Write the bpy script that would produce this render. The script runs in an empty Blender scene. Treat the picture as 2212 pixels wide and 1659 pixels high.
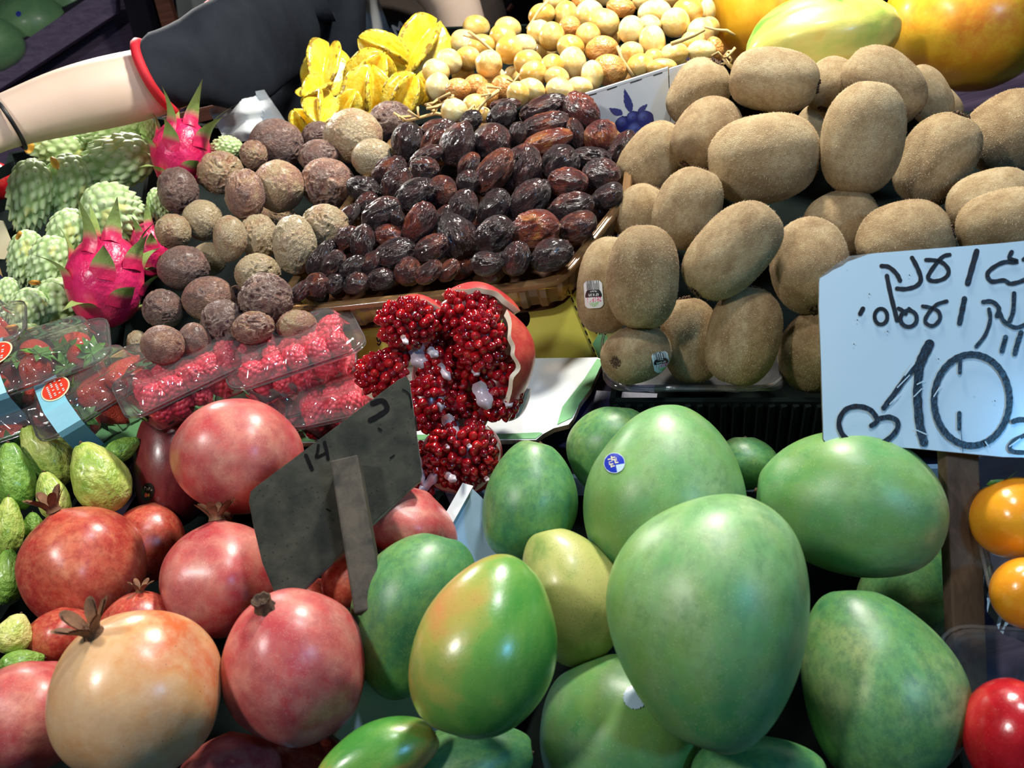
import bpy, bmesh, math, random
import numpy as np
from mathutils import Matrix, Vector
from mathutils.bvhtree import BVHTree
from mathutils.geometry import tessellate_polygon
PI = math.pi
random.seed(7)
RNG = np.random.default_rng(7)
SC = bpy.context.scene
COL = SC.collection

# ------------------------------------------------------------------ camera
F, CX, CY = 1700.0, 1106.0, 829.5           # focal length and centre in pixels of the 2212 x 1659 frame
ROLL, PITCH = math.radians(15), math.radians(25)
UP = Vector((-math.sin(ROLL) * math.cos(PITCH), math.cos(ROLL) * math.cos(PITCH), math.sin(PITCH)))   # world up seen by the camera
fw = Vector((0, 0, -1))
YW = (fw - fw.dot(UP) * UP).normalized()
XW = YW.cross(UP).normalized()
C2W = Matrix((XW, YW, UP)).to_4x4()
C2W.translation = Vector((0, 0, 1.45))
R3 = C2W.to_3x3()
cd = bpy.data.cameras.new('camera'); cam = bpy.data.objects.new('camera', cd); COL.objects.link(cam)
cam.matrix_world = C2W
cd.sensor_width = 36; cd.lens = 36 * F / 2212; cd.clip_start = 0.02; cd.clip_end = 50
cd.dof.use_dof = True; cd.dof.focus_distance = 0.6; cd.dof.aperture_fstop = 14
SC.camera = cam

def ray(px, py):                            # direction with unit z-depth, camera frame
    return Vector(((px - CX) / F, (CY - py) / F, -1.0))
def P(px, py, d):                           # world point
    return C2W @ (ray(px, py) * d)
NC = Vector((-0.425, 1.587, 1.774)).normalized()      # normal of the sloping display, camera frame
def dpl(px, py, h=0.0):                     # depth of the display slope (raised by h) behind a pixel
    k = 2.418
    return (1.0 - h * k) / (1.774 + 1.587 * (py - CY) / F + 0.425 * (px - CX) / F)
def S(px, py, h=0.0): return P(px, py, dpl(px, py, h))
NW = (R3 @ NC).normalized(); UPW = Vector((0, 0, 1)); CAMW = C2W.translation.copy()
def W(v): return C2W @ Vector(v)
def hit(px, py, p0, n):                     # pixel ray met with a world plane
    r = R3 @ ray(px, py); t = (p0 - CAMW).dot(n) / r.dot(n)
    return CAMW + r * t

# ------------------------------------------------------------------ light, sky, exposure
world = bpy.data.worlds.new('world'); SC.world = world; world.use_nodes = True
bg = world.node_tree.nodes['Background']; bg.inputs[0].default_value = (0.42, 0.5, 0.62, 1); bg.inputs[1].default_value = 0.07
def area(name, camloc, camtarget, size, power, color):
    l = bpy.data.lights.new(name, 'AREA'); l.shape = 'DISK'; l.size = size; l.energy = power; l.color = color
    o = bpy.data.objects.new(name, l); COL.objects.link(o)
    a, b = W(camloc), W(camtarget)
    o.matrix_world = Matrix.Translation(a) @ (b - a).to_track_quat('-Z', 'Y').to_matrix().to_4x4()
    return o
area('stall_lamp_back', (0.10, 0.85, -0.55), (0.1, 0.05, -0.85), 0.10, 13, (1.0, 0.94, 0.84))
area('stall_lamp_left', (-0.62, 0.36, 0.20), (-0.35, -0.05, -0.65), 0.11, 5.2, (1.0, 0.96, 0.92))
area('custard_fill_light', (-0.62, 0.75, -1.15), (-0.5, 0.2, -0.95), 0.10, 7.0, (1.0, 0.96, 0.90))  # added fill with no bulb behind it, brightens custard apples under the forearm
area('stall_lamp_front', (0.12, 0.70, -0.12), (0.1, -0.15, -0.45), 0.09, 2.9, (0.97, 0.98, 1.0))
area('aisle_lamp', (0.50, 0.20, 0.38), (0.25, -0.05, -0.5), 0.10, 2.4, (0.16, 0.52, 1.0))
SC.view_settings.view_transform = 'Standard'; SC.view_settings.look = 'None'
SC.view_settings.gamma = 1; SC.view_settings.use_curve_mapping = False
SC.view_settings.exposure = 0.0
SC.cycles.max_bounces = 8; SC.cycles.transparent_max_bounces = 24

# ------------------------------------------------------------------ numpy noise
def _h(ix, iy, iz, s):
    n = (ix * 374761393 + iy * 668265263 + iz * 2147483647 + s * 1274126177) & 0xFFFFFFFF
    n = ((n ^ (n >> 13)) * 1274126177) & 0xFFFFFFFF
    n = (n ^ (n >> 16)) & 0xFFFFFFFF
    return n / 4294967295.0
def noise(p, s=0):
    p = np.asarray(p, float); i = np.floor(p).astype(np.int64); f = p - i; f = f * f * (3 - 2 * f)
    r = 0
    for dx in (0, 1):
        for dy in (0, 1):
            for dz in (0, 1):
                w = (f[:, 0] if dx else 1 - f[:, 0]) * (f[:, 1] if dy else 1 - f[:, 1]) * (f[:, 2] if dz else 1 - f[:, 2])
                r = r + w * _h(i[:, 0] + dx, i[:, 1] + dy, i[:, 2] + dz, s)
    return r * 2 - 1
def fbm(p, s=0, o=3):
    r, a = 0, 1.0
    for k in range(o): r = r + a * noise(p * 2 ** k + 13.7 * k, s + k); a *= .5
    return r
def ridge(p, s=0, o=2):
    r, a = 0, 1.0
    for k in range(o): r = r + a * (1 - np.abs(noise(p * 2 ** k + 5.1 * k, s + k)) * 2.2); a *= .5
    return r

# ------------------------------------------------------------------ mesh helpers
_ICO = {}
def ico(l):
    if l not in _ICO:
        bm = bmesh.new(); bmesh.ops.create_icosphere(bm, subdivisions=l, radius=1)
        _ICO[l] = (np.array([v.co for v in bm.verts]), [tuple(v.index for v in f.verts) for f in bm.faces]); bm.free()
    return _ICO[l][0].copy(), _ICO[l][1]
def mesh(name, V, Fc, mats, smooth=True, attr=None, fmat=None, cols=None):
    me = bpy.data.meshes.new(name); me.from_pydata([tuple(v) for v in V], [], [tuple(f) for f in Fc]); me.update()
    if not isinstance(mats, (list, tuple)): mats = [mats]
    for m in mats: me.materials.append(m)
    if smooth: me.polygons.foreach_set('use_smooth', [True] * len(me.polygons))
    if fmat is not None: me.polygons.foreach_set('material_index', list(fmat))
    if attr is not None:
        a = me.attributes.new('h', 'FLOAT', 'POINT'); a.data.foreach_set('value', np.asarray(attr, dtype=np.float32))
    if cols is not None:
        a = me.color_attributes.new('col', 'FLOAT_COLOR', 'CORNER'); a.data.foreach_set('color', np.asarray(cols, dtype=np.float32).ravel())
    return me
def ob(name, me, parent=None, mw=None, kind=None, label=None):
    o = bpy.data.objects.new(name, me); COL.objects.link(o)
    if parent is not None: o.parent = parent
    if mw is not None:
        if parent is not None: o.matrix_basis = wm(parent).inverted() @ mw
        else: o.matrix_basis = mw
    if kind: o['kind'] = kind
    if label: o['label'] = label
    return o
def wm(o):                                   # world matrix without waiting for the depsgraph
    m = o.matrix_basis.copy()
    while o.parent is not None:
        o = o.parent; m = o.matrix_basis @ m
    return m
def tag(o, label, cat, group=None):
    o['label'] = label; o['category'] = cat
    if group: o['group'] = group
    return o
def empty(name, loc, label, cat, group=None):
    o = bpy.data.objects.new(name, None); COL.objects.link(o); o.empty_display_size = 0.02
    o.matrix_basis = Matrix.Translation(loc); return tag(o, label, cat, group)
class MB:                                    # gathers loose shapes into one mesh
    def __init__(s): s.V = []; s.F = []; s.M = []
    def add(s, V, Fc, m=0):
        o = len(s.V); s.V += [tuple(v) for v in V]; s.F += [tuple(i + o for i in f) for f in Fc]; s.M += [m] * len(Fc)
    def beam(s, a, b, w, t, side, m=0):      # box between two points; w along side, t across
        a, b, side = Vector(a), Vector(b), Vector(side); ax = (b - a).normalized()
        side = (side - side.dot(ax) * ax).normalized(); up = ax.cross(side)
        V = [p + side * (w / 2 * i) + up * (t / 2 * j) for p in (a, b) for i, j in ((-1, -1), (1, -1), (1, 1), (-1, 1))]
        s.add(V, [(3, 2, 1, 0), (4, 5, 6, 7), (0, 1, 5, 4), (1, 2, 6, 5), (2, 3, 7, 6), (3, 0, 4, 7)], m)
    def tube(s, pts, rad, n=8, m=0, cap=True):
        pts = [Vector(p) for p in pts]; rings = []
        if not hasattr(rad, '__len__'): rad = [rad] * len(pts)
        pr = None; V = []
        for i, p in enumerate(pts):
            t = (pts[min(i + 1, len(pts) - 1)] - pts[max(i - 1, 0)]).normalized()
            if pr is None: pr = t.orthogonal().normalized()
            pr = (pr - pr.dot(t) * t).normalized(); q = t.cross(pr)
            for k in range(n):
                a = 2 * PI * k / n; V.append(p + (pr * math.cos(a) + q * math.sin(a)) * rad[i])
        Fc = [(i * n + k, i * n + (k + 1) % n, (i + 1) * n + (k + 1) % n, (i + 1) * n + k) for i in range(len(pts) - 1) for k in range(n)]
        if cap: Fc += [tuple(range(n - 1, -1, -1)), tuple((len(pts) - 1) * n + k for k in range(n))]
        s.add(V, Fc, m)
    def plate(s, loop, holes, off, m=0, ms=None):   # polygon (with holes) thickened by the vector off
        loops = [loop] + list(holes); off = Vector(off)
        base = [Vector(p) for L in loops for p in L]; n = len(base)
        tr = tessellate_polygon([[Vector(p) for p in L] for L in loops])
        Fc = [tuple(t) for t in tr] + [tuple(i + n for i in reversed(t)) for t in tr]
        s.add(base + [p + off for p in base], Fc, m)
        k = 0; o = len(s.V) - 2 * n
        for L in loops:
            c = len(L)
            for i in range(c):
                s.F.append((o + k + i, o + k + (i + 1) % c, o + n + k + (i + 1) % c, o + n + k + i)); s.M.append(m if ms is None else ms)
            k += c
    def grid(s, A, m=0, wrap=False):         # A: rows of points
        r, c = len(A), len(A[0]); Fc = []
        for i in range(r - 1):
            for j in range(c if wrap else c - 1): Fc.append((i * c + j, i * c + (j + 1) % c, (i + 1) * c + (j + 1) % c, (i + 1) * c + j))
        s.add([p for row in A for p in row], Fc, m)
    def build(s, name, mats, parent=None, smooth=False, kind=None, label=None, bevel=0, fix=True):
        me = mesh(name, s.V, s.F, mats, smooth, fmat=s.M)
        if fix:
            bm = bmesh.new(); bm.from_mesh(me); bmesh.ops.recalc_face_normals(bm, faces=bm.faces); bm.to_mesh(me); bm.free()
        if parent is not None: me.transform(wm(parent).inverted())
        o = ob(name, me, parent, kind=kind, label=label)
        if bevel:
            b = o.modifiers.new('bevel', 'BEVEL'); b.width = bevel; b.segments = 2; b.limit_method = 'ANGLE'
        return o
def ordn(n):
    return ['zeroth', 'first', 'second', 'third', 'fourth', 'fifth', 'sixth', 'seventh', 'eighth', 'ninth', 'tenth', 'eleventh', 'twelfth', 'thirteenth', 'fourteenth', 'fifteenth', 'sixteenth', 'seventeenth', 'eighteenth', 'nineteenth', 'twentieth'][n]

# ------------------------------------------------------------------ materials
class NT:
    def __init__(s, name):
        s.m = bpy.data.materials.new(name); s.m.use_nodes = True; s.t = s.m.node_tree; s.t.nodes.clear()
        s.out = s.t.nodes.new('ShaderNodeOutputMaterial')
    def n(s, typ, **kw):
        nd = s.t.nodes.new(typ)
        for k, v in kw.items():
            if k.startswith('i_'): s.put(nd.inputs[k[2:].replace('_', ' ')], v)
            else: setattr(nd, k, v)
        return nd
    def put(s, sock, v):
        if isinstance(v, bpy.types.NodeSocket): s.t.links.new(v, sock)
        elif isinstance(v, tuple) and len(v) == 3 and sock.type == 'RGBA': sock.default_value = (*v, 1)
        else: sock.default_value = v
    def math(s, op, a, b=0.0, c=0.0, clamp=False):
        nd = s.t.nodes.new('ShaderNodeMath'); nd.operation = op; nd.use_clamp = clamp
        for i, v in enumerate((a, b, c)): s.put(nd.inputs[i], v)
        return nd.outputs[0]
    def mix(s, f, a, b, mode='MIX'):
        nd = s.t.nodes.new('ShaderNodeMix'); nd.data_type = 'RGBA'; nd.blend_type = mode
        s.put(nd.inputs[0], f); s.put(nd.inputs[6], a); s.put(nd.inputs[7], b); return nd.outputs[2]
    def ramp(s, f, stops, mode='LINEAR'):
        nd = s.t.nodes.new('ShaderNodeValToRGB'); s.put(nd.inputs[0], f); cr = nd.color_ramp; cr.interpolation = mode
        while len(cr.elements) < len(stops): cr.elements.new(1)
        for e, (p, c) in zip(cr.elements, stops): e.position = p; e.color = (*c, 1) if len(c) == 3 else c
        return nd.outputs[0]
    def obj(s, rnd=7.0):                     # object coordinates shifted per object
        tc = s.n('ShaderNodeTexCoord'); oi = s.n('ShaderNodeObjectInfo')
        v = s.n('ShaderNodeVectorMath', operation='ADD'); s.put(v.inputs[0], tc.outputs['Object'])
        sc = s.math('MULTIPLY', oi.outputs['Random'], rnd); cb = s.n('ShaderNodeCombineXYZ')
        for i in range(3): s.put(cb.inputs[i], sc)
        s.put(v.inputs[1], cb.outputs[0]); s.rand = oi.outputs['Random']; s.raw = tc.outputs['Object']
        return v.outputs[0]
    def noise(s, v, scale, detail=3, rough=.55, dist=0.0):
        nd = s.n('ShaderNodeTexNoise', i_Scale=scale, i_Detail=detail, i_Roughness=rough, i_Distortion=dist); s.put(nd.inputs['Vector'], v)
        return nd.outputs[0]
    def stretch(s, v, sc):
        nd = s.n('ShaderNodeVectorMath', operation='MULTIPLY'); s.put(nd.inputs[0], v); nd.inputs[1].default_value = sc; return nd.outputs[0]
    def vor(s, v, scale, feature='F1'):
        nd = s.n('ShaderNodeTexVoronoi', feature=feature, i_Scale=scale); s.put(nd.inputs['Vector'], v); return nd.outputs['Distance']
    def bump(s, h, st=.3, dist=.01, prev=None):
        nd = s.n('ShaderNodeBump', i_Strength=st, i_Distance=dist); s.put(nd.inputs['Height'], h)
        if prev is not None: s.put(nd.inputs['Normal'], prev)
        return nd.outputs[0]
    def fin(s, col, rough=.5, coat=0.0, crough=.15, spec=.5, sss=0.0, srad=(.01, .004, .002), normal=None, trans=0.0, metal=0.0, sheen=0.0):
        b = s.n('ShaderNodeBsdfPrincipled'); s.put(b.inputs['Base Color'], col); s.put(b.inputs['Roughness'], rough)
        b.inputs['Coat Weight'].default_value = coat; b.inputs['Coat Roughness'].default_value = crough
        b.inputs['Specular IOR Level'].default_value = spec; b.inputs['Metallic'].default_value = metal
        b.inputs['Transmission Weight'].default_value = trans; b.inputs['Sheen Weight'].default_value = sheen
        if sss:
            b.inputs['Subsurface Weight'].default_value = sss; b.inputs['Subsurface Radius'].default_value = srad; b.inputs['Subsurface Scale'].default_value = 1.0
        if normal is not None: s.put(b.inputs['Normal'], normal); 
        s.t.links.new(b.outputs[0], s.out.inputs[0]); return s.m
def plain(name, c, rough=.6, noise_amt=.15, scale=8, **kw):
    t = NT(name); v = t.obj(); n = t.noise(v, scale)
    d = tuple(max(0, x * (1 - noise_amt * 2)) for x in c); l = tuple(min(1, x * (1 + noise_amt)) for x in c)
    b = t.bump(t.noise(v, scale * 6), .15, .002)
    return t.fin(t.ramp(n, [(.3, d), (.7, l)]), rough, normal=b, **kw)
def fruit(name, stops, scale=1.5, speck=None, speck2=None, rough=.4, coat=.3, bump=(12, .1, .0012), detail=4, axis=None, sss=0, hue=0.0, dist=.3, crough=.2, srad=(.004, .002, .001), spec=.5, mott=None):
    t = NT(name); v = t.obj(); f = t.noise(v, scale, detail, .6, dist)
    if axis:                                  # add a drift of colour along one axis of the fruit
        sp = t.n('ShaderNodeSeparateXYZ'); t.put(sp.inputs[0], t.raw)
        f = t.math('ADD', f, t.math('MULTIPLY', sp.outputs[axis[0]], axis[1]))
    if hue: f = t.math('ADD', f, t.math('MULTIPLY', t.math('SUBTRACT', t.rand, .5), hue))
    c = t.ramp(f, stops)
    if mott:                                  # blotches: (scale, colour, amount)
        for sc, colr, amt in mott:
            c = t.mix(t.math('MULTIPLY', t.ramp(t.noise(v, sc, 8, .72), [(.44, (0, 0, 0)), (.62, (1, 1, 1))]), amt), c, colr)
    for sk in (speck, speck2):
        if sk:
            sc, size, colr, amt = sk
            d = t.vor(v, sc); m = t.math('LESS_THAN', d, size)
            g = t.math('GREATER_THAN', t.noise(v, sc * .12), .48)
            c = t.mix(t.math('MULTIPLY', t.math('MULTIPLY', m, g), amt), c, colr)
    nrm = t.bump(t.noise(v, bump[0], 3), bump[1], bump[2])
    return t.fin(c, rough, coat, crough, spec, sss=sss, srad=srad, normal=nrm)
def attr_mat(name, build):
    t = NT(name); a = t.n('ShaderNodeAttribute', attribute_name='h'); return build(t, a.outputs['Fac'], t.obj())

M = {}
M['mango'] = fruit('mango_green', mott=[(3, (.14, .30, .06), .6), (7, (.03, .13, .07), .5)], stops=[(.3, (.03, .15, .06)), (.42, (.07, .25, .085)), (.55, (.15, .35, .12)), (.7, (.36, .46, .17))], scale=.8, speck=(38, .16, (.45, .6, .22), .5), speck2=(24, .11, (.015, .06, .02), .6), rough=.42, coat=.22, crough=.36, hue=.06, bump=(9, .1, .0012))
M['mango_pale'] = fruit('mango_pale_green', mott=[(3, (.42, .52, .26), .5), (6, (.05, .22, .07), .55), (1.2, (.18, .34, .04), .5)], stops=[(.3, (.06, .24, .08)), (.45, (.13, .35, .11)), (.6, (.22, .44, .16)), (.75, (.40, .54, .26))], scale=.8, speck=(38, .16, (.6, .7, .35), .5), speck2=(24, .11, (.03, .08, .03), .5), rough=.42, coat=.22, crough=.38, axis=('Z', -.10), bump=(9, .1, .0012))
M['mango_blush'] = fruit('mango_blush', [(.30, (.06, .26, .04)), (.46, (.15, .35, .06)), (.6, (.38, .36, .07)), (.78, (.56, .25, .08))], .7, (38, .14, (.6, .6, .2), .5), (22, .12, (.04, .03, .02), .6), rough=.3, coat=.4, crough=.22, axis=('X', .22))
M['mango_yellow'] = fruit('mango_yellowish', [(.3, (.22, .33, .08)), (.5, (.48, .50, .15)), (.7, (.55, .52, .18))], 1.2, (30, .2, (.10, .14, .05), .6), (45, .2, (.12, .15, .06), .5), rough=.4, coat=.2)
M['mango_red'] = fruit('mango_maroon', [(.3, (.045, .004, .008)), (.5, (.10, .008, .014)), (.7, (.20, .03, .03))], 1.0, (45, .2, (.5, .15, .1), .35), rough=.35, coat=.3, axis=('Z', .1))
M['pom'] = fruit('pomegranate_red', mott=[(5, (.70, .25, .12), .5), (9, (.25, .01, .015), .45)], stops=[(.28, (.36, .02, .02)), (.45, (.50, .05, .035)), (.6, (.60, .12, .065)), (.76, (.68, .27, .14))], scale=1.0, speck=(60, .22, (.85, .45, .3), .35), speck2=(14, .07, (.10, .02, .01), .6), rough=.34, coat=.3, crough=.28, hue=.08, dist=.15, detail=8)
M['pom_pink'] = fruit('pomegranate_pink', mott=[(4, (.76, .40, .28), .55), (8, (.40, .02, .05), .5), (1.6, (.34, .03, .05), .5)], stops=[(.28, (.42, .03, .04)), (.45, (.56, .08, .075)), (.6, (.64, .18, .14)), (.76, (.70, .36, .24))], scale=1.0, speck=(50, .25, (.9, .5, .4), .35), rough=.36, coat=.3, crough=.3, dist=.15, detail=8)
M['pom_pale'] = fruit('pomegranate_pale', mott=[(3, (.76, .54, .32), .5), (1.4, (.55, .27, .15), .35)], stops=[(.30, (.66, .13, .03)), (.42, (.70, .33, .12)), (.58, (.72, .45, .22)), (.75, (.62, .42, .24))], scale=.8, speck=(9, .07, (.16, .07, .03), .8), speck2=(60, .2, (.8, .55, .3), .3), rough=.33, coat=.35, crough=.25, axis=('X', .13), detail=5)
M['rind'] = fruit('pomegranate_rind_red', mott=[(60, (.62, .14, .07), .5), (160, (.34, .01, .02), .5)], stops=[(.3, (.42, .02, .025)), (.7, (.60, .06, .05))], scale=30, rough=.36, coat=.3, crough=.3, bump=(300, .1, .001))
M['kiwi'] = fruit('kiwi_skin', mott=[(9, (.20, .12, .05), .4)], stops=[(.3, (.27, .17, .075)), (.5, (.42, .30, .15)), (.7, (.52, .41, .23))], scale=1.6, speck=(70, .3, (.10, .055, .02), .5), rough=.85, coat=0, bump=(60, .6, .003), hue=.2)
M['fuzz'] = fruit('kiwi_fuzz', [(.3, (.52, .37, .19)), (.7, (.80, .66, .42))], 2.0, rough=.7, coat=0, bump=(5, .01, .001))
M['scar'] = plain('kiwi_scar', (.10, .055, .03), .9, .4, 14)
M['guava'] = fruit('guava_skin', [(.3, (.25, .42, .05)), (.5, (.50, .60, .12)), (.7, (.72, .72, .25))], 1.3, (16, .08, (.2, .25, .05), .6), rough=.38, coat=.3, bump=(4, .5, .006), hue=.25)
M['guava_green'] = fruit('guava_green', [(.3, (.10, .28, .03)), (.7, (.30, .50, .08))], 1.3, rough=.38, coat=.3, bump=(4, .5, .006))
M['papaya'] = fruit('papaya_orange', mott=[(1.5, (.88, .60, .04), .7)], stops=[(.3, (.85, .46, .02)), (.5, (.80, .38, .015)), (.7, (.72, .22, .015))], scale=.9, speck=(12, .05, (.3, .12, .02), .7), rough=.38, coat=.3, axis=('X', .1))
M['papaya_green'] = fruit('papaya_part_green', [(.32, (.13, .36, .04)), (.45, (.55, .62, .12)), (.58, (.82, .70, .17)), (.72, (.82, .48, .06))], .8, (10, .05, (.3, .2, .05), .7), rough=.38, coat=.3, axis=('X', .2))
M['barhi'] = fruit('fresh_date', [(.3, (.66, .36, .06)), (.5, (.78, .55, .18)), (.7, (.86, .74, .38))], .9, (13, .09, (.10, .05, .02), .9), rough=.28, coat=.3, hue=.30, bump=(5, .2, .002), sss=.15)
M['barhi_ripe'] = fruit('fresh_date_ripe', [(.3, (.50, .19, .04)), (.6, (.70, .36, .10))], 1.2, (13, .08, (.1, .04, .02), .8), rough=.25, coat=.5, bump=(4, .5, .006), sss=.15)
M['persimmon'] = fruit('persimmon', [(.3, (.80, .25, .01)), (.7, (.88, .40, .02))], 1.2, (14, .05, (.3, .1, .0), .5), rough=.25, coat=.5)
M['apple'] = fruit('red_apple', [(.3, (.30, .003, .008)), (.6, (.50, .012, .02)), (.8, (.62, .05, .04))], 1.6, (22, .09, (.85, .35, .3), .6), rough=.22, coat=.5)
M['bigmango'] = fruit('far_green_fruit', [(.3, (.10, .26, .12)), (.7, (.22, .42, .18))], 1.0, rough=.45, coat=.2)
M['rasp'] = fruit('raspberry', [(.3, (.50, .008, .03)), (.7, (.80, .06, .10))], 1.2, rough=.45, coat=.25, hue=.2, sss=.2)
M['straw'] = fruit('strawberry', [(.3, (.50, .01, .01)), (.7, (.74, .08, .03))], 1.0, (15, .16, (.85, .55, .2), 1.0), (17, .13, (.80, .45, .15), 1.0), rough=.42, coat=.2, bump=(14, .8, .003))
M['leaf'] = fruit('green_leaf', [(.3, (.04, .16, .02)), (.7, (.15, .35, .06))], 2.0, rough=.5, coat=.1)
M['sepal'] = plain('dry_sepal', (.22, .10, .045), .8, .35, 5)
M['twig'] = plain('straw_twig', (.62, .42, .17), .6, .2, 6)
# wrinkled fruit: colour follows the wrinkle height (papery crests, dark furrows)
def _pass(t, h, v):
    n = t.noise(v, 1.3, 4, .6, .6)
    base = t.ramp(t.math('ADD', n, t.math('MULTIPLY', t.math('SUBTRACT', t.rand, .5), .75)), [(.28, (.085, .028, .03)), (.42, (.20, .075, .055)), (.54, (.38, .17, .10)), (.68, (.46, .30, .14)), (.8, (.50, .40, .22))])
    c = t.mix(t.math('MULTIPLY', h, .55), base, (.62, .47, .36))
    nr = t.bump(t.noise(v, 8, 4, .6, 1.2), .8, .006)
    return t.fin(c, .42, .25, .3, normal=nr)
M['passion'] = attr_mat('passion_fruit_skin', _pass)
def _med(t, h, v):
    n = t.noise(v, 1.0, 3, .6, .5)
    base = t.ramp(t.math('ADD', n, t.math('MULTIPLY', t.math('SUBTRACT', t.rand, .5), .30)), [(.34, (.010, .004, .006)), (.48, (.035, .009, .010)), (.60, (.10, .018, .012)), (.74, (.27, .06, .015))])
    c = t.mix(t.math('MULTIPLY', h, .35), base, (.15, .10, .105))
    nr = t.bump(t.noise(t.stretch(v, (1, 1, .45)), 7, 4, .6, 1.5), .9, .006)
    return t.fin(c, .30, .35, .14, normal=nr)
M['medjool'] = attr_mat('dried_date_skin', _med)
def _cust(t, h, v):
    n = t.noise(v, 1.5, 3)
    c = t.ramp(h, [(0, (.34, .50, .18)), (.3, (.50, .66, .32)), (.7, (.60, .74, .42)), (.86, (.46, .56, .30)), (1, (.10, .10, .05))])
    y = t.math('MULTIPLY', t.math('GREATER_THAN', t.noise(v, .9), .62), .6)
    c = t.mix(y, c, (.62, .60, .16))
    return t.fin(c, .55, 0.05, normal=t.bump(n, .1, .01), sss=.1, srad=(.003, .004, .002))
M['custard'] = attr_mat('custard_apple_skin', _cust)
def _dleaf(t, h, v):
    c = t.ramp(h, [(0, (.66, .01, .09)), (.28, (.72, .03, .12)), (.40, (.60, .30, .18)), (.50, (.32, .46, .12)), (.85, (.30, .44, .13)), (1, (.20, .20, .10))])
    return t.fin(c, .4, .25, .25, normal=t.bump(t.noise(v, 5), .15, .01))
M['dragon_leaf'] = attr_mat('dragon_fruit_scale', _dleaf)
M['dragon'] = fruit('dragon_fruit_skin', [(.3, (.55, .005, .07)), (.7, (.78, .03, .17))], 1.4, rough=.36, coat=.3, bump=(4, .4, .006))
def _star(t, h, v):
    n = t.noise(v, 2.5, 4)
    c = t.ramp(t.math('ADD', n, t.math('MULTIPLY', h, .12)), [(.3, (.80, .40, .015)), (.5, (.86, .58, .025)), (.7, (.88, .70, .09))])
    e = t.math('MULTIPLY', t.math('GREATER_THAN', h, .955), t.math('GREATER_THAN', t.noise(v, 6), .53))
    c = t.mix(t.math('MULTIPLY', e, .75), c, (.16, .07, .015))
    return t.fin(c, .25, .4, .15, sss=.25, srad=(.012, .008, .001), normal=t.bump(t.noise(v, 4), .4, .004))
M['star'] = attr_mat('star_fruit_skin', _star)
# opened pomegranate
t = NT('aril'); v = t.obj(3); c = t.ramp(t.math('ADD', t.math('MULTIPLY', t.rand, .6), t.math('MULTIPLY', t.noise(v, .8), .5)), [(.2, (.20, .001, .008)), (.55, (.50, .004, .012)), (.9, (.85, .02, .02))])
b = t.fin(c, .10, .8, .03, spec=.6, trans=.45); M['aril'] = b
M['pith'] = fruit('pomegranate_pith', [(.3, (.62, .50, .36)), (.7, (.80, .74, .60))], 2.0, rough=.6, coat=.1, bump=(4, .5, .003), sss=.2)
M['membrane'] = fruit('pomegranate_membrane', [(.3, (.42, .30, .36)), (.7, (.66, .62, .66))], 1.6, rough=.3, coat=.5, sss=.3, bump=(5, .5, .003))
M['core_red'] = fruit('pomegranate_bed', [(.3, (.12, .003, .008)), (.7, (.22, .01, .015))], 1.6, rough=.3, coat=.4)
# boards, card, plastic, cloth
def board(name, c1, c2, rough=.7, sc=(3, 40, 40), coat=0.0, scale=3.0):
    t = NT(name); v = t.obj(); n = t.noise(t.stretch(v, sc), scale, 5, .6, .4)
    return t.fin(t.ramp(n, [(.3, c1), (.7, c2)]), rough, coat, spec=.15, normal=t.bump(n, .3, .002))
M['darkwood'] = board('dark_purple_board', (.020, .014, .030), (.055, .040, .070))
M['purplewood'] = board('purple_shelf_paint', (.10, .075, .14), (.18, .14, .22))
M['floor_shade'] = plain('shaded_tray_base', (.05, .02, .008), .6, .2, 10, spec=.1)  # amber base darkened in colour to hold the shade below the dates
M['redwood'] = board('brown_red_board', (.07, .025, .02), (.15, .06, .04))
M['stake'] = board('grey_stake_wood', (.035, .034, .03), (.10, .085, .065), sc=(30, 30, 4))
M['stake_warm'] = board('brown_stake_wood', (.065, .048, .035), (.17, .12, .08), sc=(30, 30, 4))
M['signgrey'] = fruit('grey_sign_paint', [(.3, (.014, .017, .015)), (.5, (.028, .030, .024)), (.7, (.045, .046, .036))], 60, (260, .16, (.008, .008, .01), .6), rough=.8, coat=0, bump=(200, .25, .001), detail=6, spec=.12)
M['chip'] = plain('chipped_board_edge', (.20, .20, .18), .8, .35, 60)
M['signblue'] = fruit('white_gloss_sign', [(.3, (.40, .57, .68)), (.7, (.46, .63, .74))], 9, (70, .05, (.2, .25, .3), .3), rough=.22, coat=.5, bump=(60, .05, .001))
M['ink'] = plain('black_marker', (.010, .010, .013), .35, .3, 60)
M['ink_matte'] = plain('matt_black_marker', (.006, .006, .007), .9, .2, 60, spec=.05)
M['card_white'] = fruit('white_card', [(.3, (.58, .64, .66)), (.7, (.72, .77, .78))], 14, rough=.45, coat=.2, bump=(60, .1, .001))
M['card_blue'] = fruit('pale_blue_card', [(.3, (.34, .54, .76)), (.7, (.44, .64, .84))], 10, rough=.4, coat=.25, bump=(60, .1, .001))
M['card_green'] = plain('green_print_edge', (.16, .42, .18), .6, .15, 30)
M['card_yellow'] = fruit('yellow_card', [(.3, (.60, .57, .07)), (.7, (.68, .65, .12))], 12, rough=.5, coat=.1, bump=(60, .1, .001))
M['card_brown'] = plain('torn_card_edge', (.24, .17, .11), .9, .4, 80)
M['black_plastic'] = plain('dark_crate_plastic', (.008, .013, .012), .95, .2, 10, spec=.05)
M['blue_plastic'] = plain('dark_blue_liner', (.006, .008, .07), .5, .2, 10)
M['skin'] = fruit('human_skin', [(.3, (.70, .53, .41)), (.7, (.78, .62, .50))], 6, rough=.5, coat=0, sss=.25, srad=(.01, .004, .002))
M['hair'] = plain('dark_hair', (.03, .02, .015), .5, .3, 30)
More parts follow.
